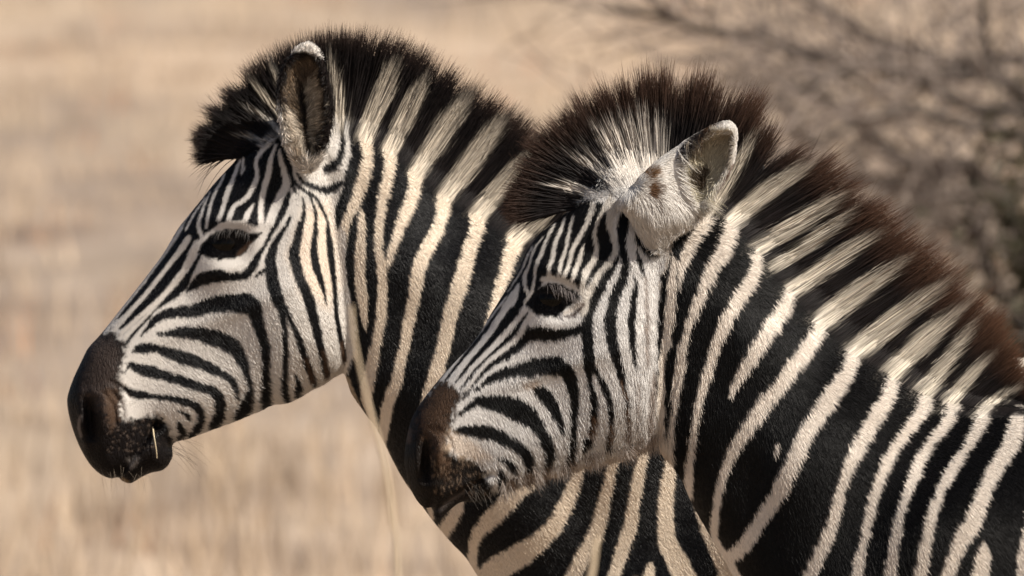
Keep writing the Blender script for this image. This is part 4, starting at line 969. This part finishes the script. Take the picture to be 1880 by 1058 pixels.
for st in [[(1150, 262, 3), (1136, 230, 6), (1130, 212, 7)], [(1176, 250, 3), (1168, 220, 6), (1164, 200, 7)], [(1196, 262, 3), (1198, 232, 6), (1196, 205, 7)], [(1212, 280, 3), (1218, 250, 6)], [(1150, 300, 2), (1128, 258, 4)], [(1180, 310, 2), (1170, 270, 4)]]:
    cm2.stroke(st, (0.012, 0.009, 0.008), 5, 2)
for st in [
    [(1095, 378, 14), (1085, 356, 20), (1052, 345, 14), (1022, 340, 9), (1005, 338, 4)],
    [(1125, 346, 12), (1117, 325, 15), (1096, 308, 15), (1062, 291, 11), (1040, 276, 4)], [(1108, 310, 7), (1084, 282, 8), (1070, 266, 4)],
    [(1290, 398, 34), (1325, 357, 24), (1346, 320, 26), (1364, 285, 26), (1378, 260, 14)],
    [(1340, 412, 34), (1370, 382, 38), (1402, 356, 42), (1438, 331, 40), (1470, 312, 26), (1494, 298, 8)],
    [(1386, 466, 26), (1410, 447, 32), (1440, 426, 38), (1475, 403, 40), (1512, 380, 34), (1545, 362, 14)],
    [(1414, 496, 8), (1440, 480, 22), (1475, 457, 26), (1510, 430, 28), (1542, 405, 20), (1562, 392, 7)],
    [(1446, 538, 28), (1475, 523, 36), (1505, 500, 38), (1540, 475, 38), (1575, 450, 32), (1606, 432, 12)],
    [(1504, 594, 28), (1530, 575, 42), (1560, 552, 48), (1595, 525, 44), (1628, 502, 34), (1662, 480, 12)],
    [(1566, 652, 28), (1595, 628, 46), (1630, 600, 50), (1670, 570, 44), (1706, 544, 32), (1740, 518, 12)],
    [(1634, 702, 28), (1652, 676, 42), (1685, 641, 48), (1718, 607, 42), (1750, 580, 28), (1778, 558, 10)],
    [(1692, 740, 26), (1708, 712, 36), (1730, 680, 36), (1752, 650, 28), (1775, 615, 20), (1792, 588, 6)],
    [(1742, 752, 30), (1755, 728, 30), (1775, 700, 28), (1800, 672, 18), (1822, 652, 6)], [(1800, 764, 30), (1816, 745, 26), (1842, 728, 18), (1872, 714, 10)]]:
    cm2.stroke([(x_, y_, w_ * (0.80 if w_ > 20 else 0.9)) for x_, y_, w_ in st], c_ if st[0][0] < 1250 else (0.43, 0.385, 0.32), 6, 4)
root2 = [(1042, 388), (1058, 376), (1076, 364), (1098, 352), (1122, 344), (1152, 338), (1186, 336), (1220, 346), (1260, 374), (1300, 396), (1342, 412), (1388, 464), (1447, 536), (1505, 593), (1566, 651), (1634, 701), (1694, 737), (1744, 753), (1802, 761), (1868, 765), (1930, 769)]
tip2 = [(924, 406), (920, 372), (928, 330), (946, 280), (998, 214), (1064, 162), (1150, 126), (1236, 114), (1354, 128), (1442, 198), (1538, 272), (1614, 342), (1666, 394), (1722, 446), (1780, 494), (1824, 536), (1856, 588), (1878, 630), (1898, 685), (1922, 722), (1957, 742)]
mane(Z2, root2, tip2, cm2, c2, 25000, 23, 17, (11, 0.5), (3.6, 0.42), Z2.root, (0.55, (0.06, 0.036, 0.027), (0.118, 0.058, 0.033)), 0.12, (0.74, 1.11), 0.54, ([0, 4, 6, 10, 12, 20], [0.4, 0.7, 1, 1, 0.5, 0.3]))
hooves(Z2, legs2, Z2.root)
tail(Z2, 2850, 890, Z2.root, 33, N2)
tag(Z2.root, "smaller young zebra standing nearest, fluffy brown tipped mane, pale woolly ear turned back", "zebra", group="zebras standing side by side")

def jaw_fringe(A, line, coat, n, ln, seed, parent):
    """long loose hair hanging from under the jaw"""
    R = np.random.default_rng(seed); P = catmull(line, 2); i = R.integers(0, len(P), n)
    x, y = P[i, 0] + R.normal(0, 3, n), P[i, 1] + R.uniform(-16, 9, n); w = A.side(x, y); k = 6; sg = np.linspace(0, 1, k)
    near_ = R.random(n) < 0.7; d0 = np.where(near_, -w - 1, R.uniform(-1, 1, n) * w)
    L = R.uniform(0.5, 1.15, n) * ln * (1 + 0.25 * np.sin(x / 9.0)); a = R.normal(0.3, 0.22, n) + 0.25 * np.sin(x / 15.0)
    px = x[:, None] + (np.sin(a) * L)[:, None] * sg + R.normal(0, 3, n)[:, None] * sg ** 2; py = y[:, None] + (np.cos(a) * L)[:, None] * sg
    d = d0[:, None] * (1 - 0.12 * sg) - 2 * sg
    c = coat.at(x, y - 22) * 0.55 + np.array([0.20, 0.13, 0.085]) * 0.45; c = c * R.lognormal(0, 0.25, (n, 1))
    strands("jaw_hair", A.loc(px, py, d), 0.00042 * R.uniform(0.7, 1.2, (n, 1)) * (1 - 0.85 * sg), np.repeat(c[:, None], k, 1), M_FUR, parent)
jaw_fringe(Z2, [(925, 893), (957, 877), (1000, 862), (1045, 848), (1090, 834), (1130, 826), (1170, 815), (1205, 800), (1222, 785)], c2, 3000, 29, 41, Z2.root)

# lashes over the eyes, whiskers on the chins
def lashes(A, line, n, drop, ln, c, seed, parent):
    R = np.random.default_rng(seed); P = catmull(line, 2); i = R.integers(0, len(P), n)
    x, y = P[i, 0] + R.normal(0, 1, n), P[i, 1] + R.normal(0, 1.5, n)
    L = R.uniform(0.6, 1.1, n) * ln; sg = np.linspace(0, 1, 5)
    w = A.side(x, y)
    px = x[:, None] + (drop[0] * L)[:, None] * sg; py = y[:, None] + (drop[1] * L)[:, None] * sg ** 1.3 + R.normal(0, 1.5, n)[:, None] * sg
    px = px + R.normal(0, 4, n)[:, None] * sg
    d = -(w[:, None] + 8 + (L * 0.55)[:, None] * np.sin(sg * 1.8))
    strands("eyelashes", A.loc(px, py, d), np.tile(0.0005 * (1 - 0.7 * sg), (n, 1)), np.tile(np.array(c), (n, 5, 1)) * R.uniform(0.5, 1.3, (n, 1, 1)), M_FUR, parent)
lashes(Z1, [(396, 427), (415, 422), (440, 424), (458, 431)], 45, (-0.2, 1.0), 15, (0.05, 0.045, 0.042), 3, Z1.root)
lashes(Z2, [(1004, 523), (1022, 524), (1040, 532), (1052, 540)], 55, (0.25, 1.0), 22, (0.12, 0.105, 0.10), 4, Z2.root)
def whiskers(A, box, n, ln, dirn, seed, parent, c=(0.03, 0.025, 0.02)):
    R = np.random.default_rng(seed); x = R.uniform(box[0], box[2], n); y = R.uniform(box[1], box[3], n); sg = np.linspace(0, 1, 7)
    L = R.uniform(0.4, 1.1, n) * ln; a = R.normal(0, 0.35, n); w = A.side(x, y) * R.choice([-1, 1], n, p=[0.7, 0.3])
    dx = dirn[0] * np.cos(a) - dirn[1] * np.sin(a); dy = dirn[0] * np.sin(a) + dirn[1] * np.cos(a)
    px = x[:, None] + (dx * L)[:, None] * sg; py = y[:, None] + (dy * L)[:, None] * sg + 0.25 * L[:, None] * sg ** 2
    d = w[:, None] * (1 + 0.4 * sg)
    strands("whiskers", A.loc(px, py, d), np.tile(0.00016 * (1 - 0.6 * sg), (n, 1)), np.tile(np.array(c), (n, 7, 1)), M_FUR, parent)
whiskers(Z1, (290, 800, 330, 835), 22, 66, (0.9, 0.45), 6, Z1.root)
whiskers(Z1, (180, 850, 270, 882), 26, 34, (0.1, 1.0), 7, Z1.root, (0.2, 0.16, 0.12))
whiskers(Z2, (850, 885, 905, 912), 26, 40, (0.55, 0.8), 8, Z2.root, (0.16, 0.14, 0.12))

# ================================================================== setting: dry slope, grass, bush
def terrain(x, y):
    y = np.asarray(y, float); t = np.clip(y - 5, 0, None)
    base = 0.07 * (np.sqrt(t * t + 9) - 3) * (1 / (1 + np.clip(y - 120, 0, None) / 400))
    return base + 0.05 * np.sin(np.asarray(x) * 0.35 + 1) * np.sin(y * 0.27) * np.clip((np.abs(y) - 3) / 8, 0, 1)
gx = np.concatenate([np.linspace(-900, -40, 40), np.linspace(-36, 36, 145), np.linspace(40, 900, 40)])
gy = np.concatenate([np.linspace(-400, -30, 24), np.linspace(-28, 70, 197), np.linspace(74, 1600, 60)])
XX, YY = np.meshgrid(gx, gy); ZZ = terrain(XX, YY)
i = np.arange(XX.size).reshape(XX.shape)
Q = np.stack([i[:-1, :-1], i[:-1, 1:], i[1:, 1:], i[1:, :-1]], -1).reshape(-1, 4)
mg = bpy.data.materials.new("dry_earth"); mg.use_nodes = True
n = mg.node_tree.nodes; L = mg.node_tree.links; b = n["Principled BSDF"]; b.inputs["Roughness"].default_value = 0.95; b.inputs["Specular IOR Level"].default_value = 0.05
tc = n.new("ShaderNodeTexCoord")
def noise(scale, det, vec_scale=(1, 1, 1)):
    mp = n.new("ShaderNodeMapping"); mp.inputs["Scale"].default_value = vec_scale; L.new(tc.outputs["Object"], mp.inputs[0])
    t = n.new("ShaderNodeTexNoise"); t.inputs["Scale"].default_value = scale; t.inputs["Detail"].default_value = det; L.new(mp.outputs[0], t.inputs["Vector"]); return t.outputs["Fac"]
def ramp(fac, stops):
    r = n.new("ShaderNodeValToRGB"); e = r.color_ramp.elements
    e[0].position, e[0].color = stops[0][0], (*stops[0][1], 1); e[1].position, e[1].color = stops[-1][0], (*stops[-1][1], 1)
    for p, c in stops[1:-1]: q = e.new(p); q.color = (*c, 1)
    L.new(fac, r.inputs[0]); return r.outputs[0]
def mixc(f, a, b_):
    m = n.new("ShaderNodeMix"); m.data_type = 'RGBA'; L.new(f, m.inputs[0]); L.new(a, m.inputs[6]); L.new(b_, m.inputs[7]); return m.outputs[2]
c_a = ramp(noise(1.6, 6, (1, 0.6, 1)), [(0.35, (0.29, 0.215, 0.157)), (0.5, (0.43, 0.325, 0.238)), (0.66, (0.53, 0.41, 0.305))])
c_b = ramp(noise(0.9, 4, (1, 0.35, 1)), [(0.4, (0.265, 0.21, 0.168)), (0.62, (0.48, 0.37, 0.265))])
c_c = mixc(ramp(noise(0.35, 2, (1, 0.5, 1)), [(0.4, (0, 0, 0)), (0.62, (1, 1, 1))]), c_a, c_b)
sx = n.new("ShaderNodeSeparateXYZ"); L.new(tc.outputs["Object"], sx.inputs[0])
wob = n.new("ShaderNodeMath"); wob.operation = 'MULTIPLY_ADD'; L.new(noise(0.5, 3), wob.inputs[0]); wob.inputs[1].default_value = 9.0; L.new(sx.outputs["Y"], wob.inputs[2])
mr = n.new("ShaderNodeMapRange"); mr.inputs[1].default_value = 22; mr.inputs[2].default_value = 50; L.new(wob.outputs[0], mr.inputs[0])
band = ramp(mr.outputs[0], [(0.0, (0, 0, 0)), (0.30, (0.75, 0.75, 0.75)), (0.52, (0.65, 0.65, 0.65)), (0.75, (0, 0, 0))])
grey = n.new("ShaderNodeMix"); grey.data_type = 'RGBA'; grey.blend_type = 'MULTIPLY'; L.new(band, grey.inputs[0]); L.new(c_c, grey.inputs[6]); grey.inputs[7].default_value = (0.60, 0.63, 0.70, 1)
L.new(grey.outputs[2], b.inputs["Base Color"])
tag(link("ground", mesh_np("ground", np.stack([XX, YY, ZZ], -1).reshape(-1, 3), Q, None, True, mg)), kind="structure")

R = np.random.default_rng(77)
M_GRASS = material("dry_grass", 0.7, 0.15, attr=True)
def blades(x, y, h, w, lean, tint, k=4):
    """grass blades: thin folded strips, each a bent triangle ribbon"""
    m = len(x); a = R.uniform(0, 2 * math.pi, m); z = terrain(x, y)
    sg = np.linspace(0, 1, k)
    bx = x[:, None] + (np.cos(a) * lean)[:, None] * sg ** 1.8; by = y[:, None] + (np.sin(a) * lean)[:, None] * sg ** 1.8
    bz = z[:, None] + h[:, None] * sg
    wd = w[:, None] * (1 - 0.9 * sg); fa = R.uniform(0, 2 * math.pi, m)
    ox = np.cos(fa)[:, None] * wd; oy = np.sin(fa)[:, None] * wd
    A_ = np.stack([bx - ox, by - oy, bz], -1); B_ = np.stack([bx + ox, by + oy, bz], -1)
    V = np.stack([A_, B_], 2).reshape(-1, 3)
    base = (np.arange(m) * 2 * k)[:, None] + 2 * np.arange(k - 1)[None]
    Q = np.stack([base, base + 1, base + 3, base + 2], -1).reshape(-1, 4)
    return V, Q, np.repeat(tint, 2 * k, 0)
def field(n_t, xr, yr, hr, per, wr=(0.0025, 0.006)):
    tx, ty = R.uniform(*xr, n_t), R.uniform(*yr, n_t)
    lush = smooth_noise(200, 200, 13)[(ty * 2.2).astype(int) % 200, (tx * 2.2).astype(int) % 200]
    th = R.uniform(*hr, n_t) * (1 + 0.25 * np.clip(lush, -1, 1.5))
    x = np.repeat(tx, per) + R.normal(0, 0.09, n_t * per); y = np.repeat(ty, per) + R.normal(0, 0.09, n_t * per)
    h = np.repeat(th, per) * R.uniform(0.5, 1.1, n_t * per)
    tone = np.repeat(R.uniform(0, 1, n_t), per)[:, None]
    tint = np.array([0.53, 0.41, 0.29]) * tone + np.array([0.42, 0.32, 0.235]) * (1 - tone)
    red = np.repeat(R.random(n_t) < 0.05, per)[:, None]; tint = np.where(red, np.array([0.42, 0.22, 0.12]), tint)
    return blades(x, y, h, R.uniform(*wr, n_t * per), h * R.uniform(0.1, 0.6, n_t * per), tint * R.lognormal(0, 0.15, (n_t * per, 1)))
parts = [field(720, (-3.2, 3.2), (4.5, 20), (0.18, 0.48), 9), field(2600, (-6, 6), (20, 55), (0.08, 0.2), 9, (0.003, 0.006)), field(1800, (-4, 4), (-12, 4.5), (0.15, 0.4), 10)]
# taller wisps a few metres behind the animals
parts.append(field(8, (-0.5, 0.0), (3.2, 9), (0.9, 1.05), 4, (0.0015, 0.003)))
Vs, Qs, Cs, o = [], [], [], 0
for V, Q, C in parts: Vs.append(V); Qs.append(Q + o); Cs.append(C); o += len(V)
tag(link("dry_grass", mesh_np("dry_grass", np.vstack(Vs), np.vstack(Qs), np.vstack(Cs), False, M_GRASS)), "tall dry straw coloured grass covering the slope behind the zebras", "grass", kind="stuff")

def at(px, py, y):
    """the point at depth y seen at picture place (px, py): only used to read real positions off the photograph"""
    f = (DIST + y) / DIST
    return np.array([(px - CX) * S * f, y, Z0 + (CY - py) * S * f])

# thorn bush: leafless, trunk, limbs and twigs
M_BARK = material("grey_bark", 0.9, 0.1, attr=True, bump=(60, 0.6, 0.004))
def bush(name, cx, cy, limbs, seed, twigs, spread, c, label, cat, group=None):
    Rb = np.random.default_rng(seed)
    z0 = float(terrain(cx, cy)); root = bpy.data.objects.new(name, None); COL.objects.link(root); off = np.array([cx, cy, z0]); root.location = off
    tr = Tubes(); pts = []
    hub = off + np.array([0, 0, 0.5])
    tr.add(catmull(np.column_stack([np.vstack([off + [0, 0, -0.1], off + [0.04, 0.03, 0.25], hub])]), 0.05), np.linspace(0.075, 0.06, len(catmull(np.vstack([off + [0, 0, -0.1], off + [0.04, 0.03, 0.25], hub]), 0.05))), c, 10)
    tr.build("trunk", M_BARK, root, off)
    br = Tubes()
    for r0, *L_ in limbs:
        P = np.vstack([hub] + [np.asarray(p_) for p_ in L_]); P = catmull(P, 0.06)
        P = P + np.cumsum(Rb.normal(0, 0.006, P.shape), axis=0)
        t = np.linspace(0, 1, len(P)); br.add(P, 1.0 * r0 * (1 - 0.72 * t), np.array(c) * Rb.uniform(0.35, 0.65), 7); pts.append((P, r0))
    br.build("branches", M_BARK, root, off)
    tw = Tubes()
    allp = np.vstack([p_[len(p_) // 5:] for p_, _ in pts])
    for _ in range(twigs):
        p0 = allp[Rb.integers(len(allp))]; Lt = Rb.uniform(0.18, 0.75) * spread
        v = Rb.normal(0, 1, 3) + np.array([0.9 * np.sign(p0[0] - cx), 0, 0.35]); v /= np.linalg.norm(v)
        k = 6; P = [p0]
        for _j in range(k - 1):
            v = v + Rb.normal(0, 0.25, 3); v /= np.linalg.norm(v); P.append(P[-1] + v * Lt / (k - 1))
        P = np.array(P); tw.add(P, Rb.uniform(0.0022, 0.0055) * np.linspace(1, 0.35, k), np.array(c) * Rb.uniform(0.9, 2.0), 4)
        if Rb.random() < 0.8:
            q = P[Rb.integers(2, k)]; v2 = v + Rb.normal(0, 0.7, 3); v2 /= np.linalg.norm(v2); P2 = q + v2 * np.linspace(0, Lt * 0.5, 4)[:, None] + Rb.normal(0, 0.01, (4, 3))
            tw.add(P2, 0.0025 * np.linspace(1, 0.4, 4), np.array(c) * Rb.uniform(0.6, 1.5), 4)
    tw.build("twigs", M_BARK, root, off)
    return tag(root, label, cat, group=group)
yb = 13.0
def L_(r, dy, *pp): return [r] + [at(px, py, yb + dy * (0.3 + 0.7 * k / max(1, len(pp) - 1))) for k, (px, py) in enumerate(pp)]
limbs = [L_(0.030, 0.3, (1840, 345), (1720, 295), (1650, 258), (1590, 200), (1540, 150), (1470, 110)), L_(0.024, -0.4, (1900, 230), (1700, 130), (1480, 85), (1375, 66), (1290, 58), (1190, 40), (1110, 30)),
         L_(0.024, 0.5, (2050, 200), (1880, 108), (1720, 95), (1600, 70), (1480, 20), (1350, -40)), L_(0.024, -0.2, (1960, 300), (1830, 150), (1800, 90), (1785, -10), (1770, -120)), L_(0.022, 0.6, (1880, 420), (1690, 345), (1540, 322), (1440, 290), (1340, 300)),
         L_(0.022, -0.6, (2000, 260), (1880, 186), (1770, 178), (1660, 130), (1560, 100), (1420, 150), (1300, 170)), L_(0.026, 0.0, (1960, 420), (1850, 560), (1825, 500), (1790, 370), (1800, 300)), L_(0.022, 0.8, (1980, 100), (1880, -20), (1700, -80), (1500, -120)),
         L_(0.02, -0.9, (1900, 300), (1760, 220), (1650, 180), (1530, 230), (1460, 200)), L_(0.026, 0.2, (2200, 300), (2350, 100), (2500, -60)), L_(0.024, -0.3, (2300, 400), (2500, 260), (2700, 150)), L_(0.02, 0.9, (2150, 100), (2200, -120), (2300, -250)),
         L_(0.018, 0.4, (1900, 500), (1760, 440), (1680, 400), (1620, 420)), L_(0.018, -0.7, (1960, 560), (1840, 600), (1700, 560))]
hubp = at(2060, 700, yb)
bush("thorn_bush", hubp[0], yb, limbs, 5, 600, 1.0, (0.15, 0.122, 0.105), "leafless grey thorn bush with tangled twigs, blurred behind the young zebra's mane", "bush")

# dark leafy shrub close to the thorn bush
M_LEAF = material("olive_leaf", 0.6, 0.2, attr=True)
def shrub(cx, cy, rx, rz, nleaf, seed, label):
    Rb = np.random.default_rng(seed); z0 = float(terrain(cx, cy)); off = np.array([cx, cy, z0])
    root = bpy.data.objects.new("leafy_shrub", None); COL.objects.link(root); root.location = off
    st = Tubes(); ends = []
    for _ in range(16):
        a = Rb.uniform(0, 2 * math.pi); e = np.array([math.cos(a) * rx * Rb.uniform(0.2, 0.9), math.sin(a) * rx * Rb.uniform(0.2, 0.9), rz * Rb.uniform(0.5, 1.0)])
        P = np.array([[0, 0, -0.05], e * [0.25, 0.25, 0.45], e]); P = catmull(P, 0.08); st.add(P, np.linspace(0.022, 0.006, len(P)), (0.07, 0.055, 0.045), 6); ends.append(P)
    st.build("stems", M_BARK, root)
    E = np.vstack([p_[len(p_) // 3:] for p_ in ends]); p = E[Rb.integers(len(E), size=nleaf)] + Rb.normal(0, 0.10, (nleaf, 3)); p[:, 2] = np.maximum(p[:, 2], 0.05)
    u = Rb.normal(0, 1, (nleaf, 3)); u /= np.linalg.norm(u, axis=1, keepdims=True); v = np.cross(u, Rb.normal(0, 1, (nleaf, 3))); v /= np.linalg.norm(v, axis=1, keepdims=True)
    s_ = Rb.uniform(0.012, 0.026, (nleaf, 1)); V = np.stack([p - u * s_, p + v * s_ * 0.5, p + u * s_, p - v * s_ * 0.5], 1).reshape(-1, 3)
    tint = np.array([0.034, 0.030, 0.013]) * Rb.lognormal(0, 0.3, (nleaf, 1))
    link("leaves", mesh_np("leaves", V, np.arange(nleaf * 4).reshape(-1, 4), np.repeat(tint, 4, 0), False, M_LEAF), root)
    tag(root, label, "shrub")
sp = at(1985, 520, 12.2)
shrub(sp[0] + 0.06, 12.2, 0.34, 1.3, 26000, 9, "dark olive leafy shrub at the foot of the leafless thorn bush")

# single stalks in front of the animals, one in a mouth
M_STRAW = material("straw", 0.6, 0.2, attr=True)
def stalk(name, pts, r, c, label, cat, group=None, seed_head=True):
    P = catmull(pts, 0.02); T = Tubes(); off = P[0].copy(); T.add(P, r * np.linspace(1, 0.6, len(P)), c, 7)
    root = bpy.data.objects.new(name, None); COL.objects.link(root); root.location = off
    T.build("stem", M_STRAW, root, off)
    if seed_head:
        H = Tubes(); e = P[-1]; d = (P[-1] - P[-4]); d /= np.linalg.norm(d)
        k = np.linspace(0, 1, 9); H.add(e + d * (k * 0.10)[:, None], r * (0.6 + 2.2 * np.sin(k * math.pi)), np.array(c) * 0.9, 8); H.build("seed_head", M_STRAW, root, off)
    return tag(root, label, cat, group=group)
def gp(px, y):
    p = at(px, 529, y); return [p[0], y, float(terrain(p[0], y)) - 0.01]
yf = -3.6
stalk("grass_stalk", [gp(760, yf), at(735, 1200, yf), at(722, 960, yf), at(704, 840, yf), at(684, 770, yf), at(664, 690, yf), at(650, 620, yf), at(645, 560, yf)], 0.0027, (0.50, 0.40, 0.28), "pale blurred grass stalk crossing the throat of the taller zebra", "grass stalk", "loose grass stalks before the zebras", False)
stalk("grass_stalk", [gp(1062, yf), at(1072, 1300, yf), at(1088, 1040, yf), at(1097, 985, yf)], 0.0050, (0.50, 0.40, 0.28), "blurred straw stalk standing before the chest stripes below the young zebra's jaw", "grass stalk", "loose grass stalks before the zebras", False)
stalk("grass_stalk", [gp(1150, yf), at(1156, 1300, yf), at(1163, 1120, yf), at(1165, 1062, yf)], 0.0052, (0.20, 0.15, 0.11), "short brown blurred stalk at the lower edge beside the straw stalk", "grass stalk", "loose grass stalks before the zebras", False)
def on1(x, y, out): 
    return Z1.loc(np.array([x]), np.array([y]), -(Z1.side(np.array([x]), np.array([y])) + out))[0] + Z1.o
stalk("straw", [on1(278.0, 783.0, -6), on1(280.0, 790.0, 8), on1(283.0, 808.0, 9), on1(286.0, 826.0, 9), on1(287.0, 842.0, 7)], 0.0011, (0.60, 0.50, 0.34), "short straw sticking out of the taller zebra's mouth", "straw", seed_head=False)
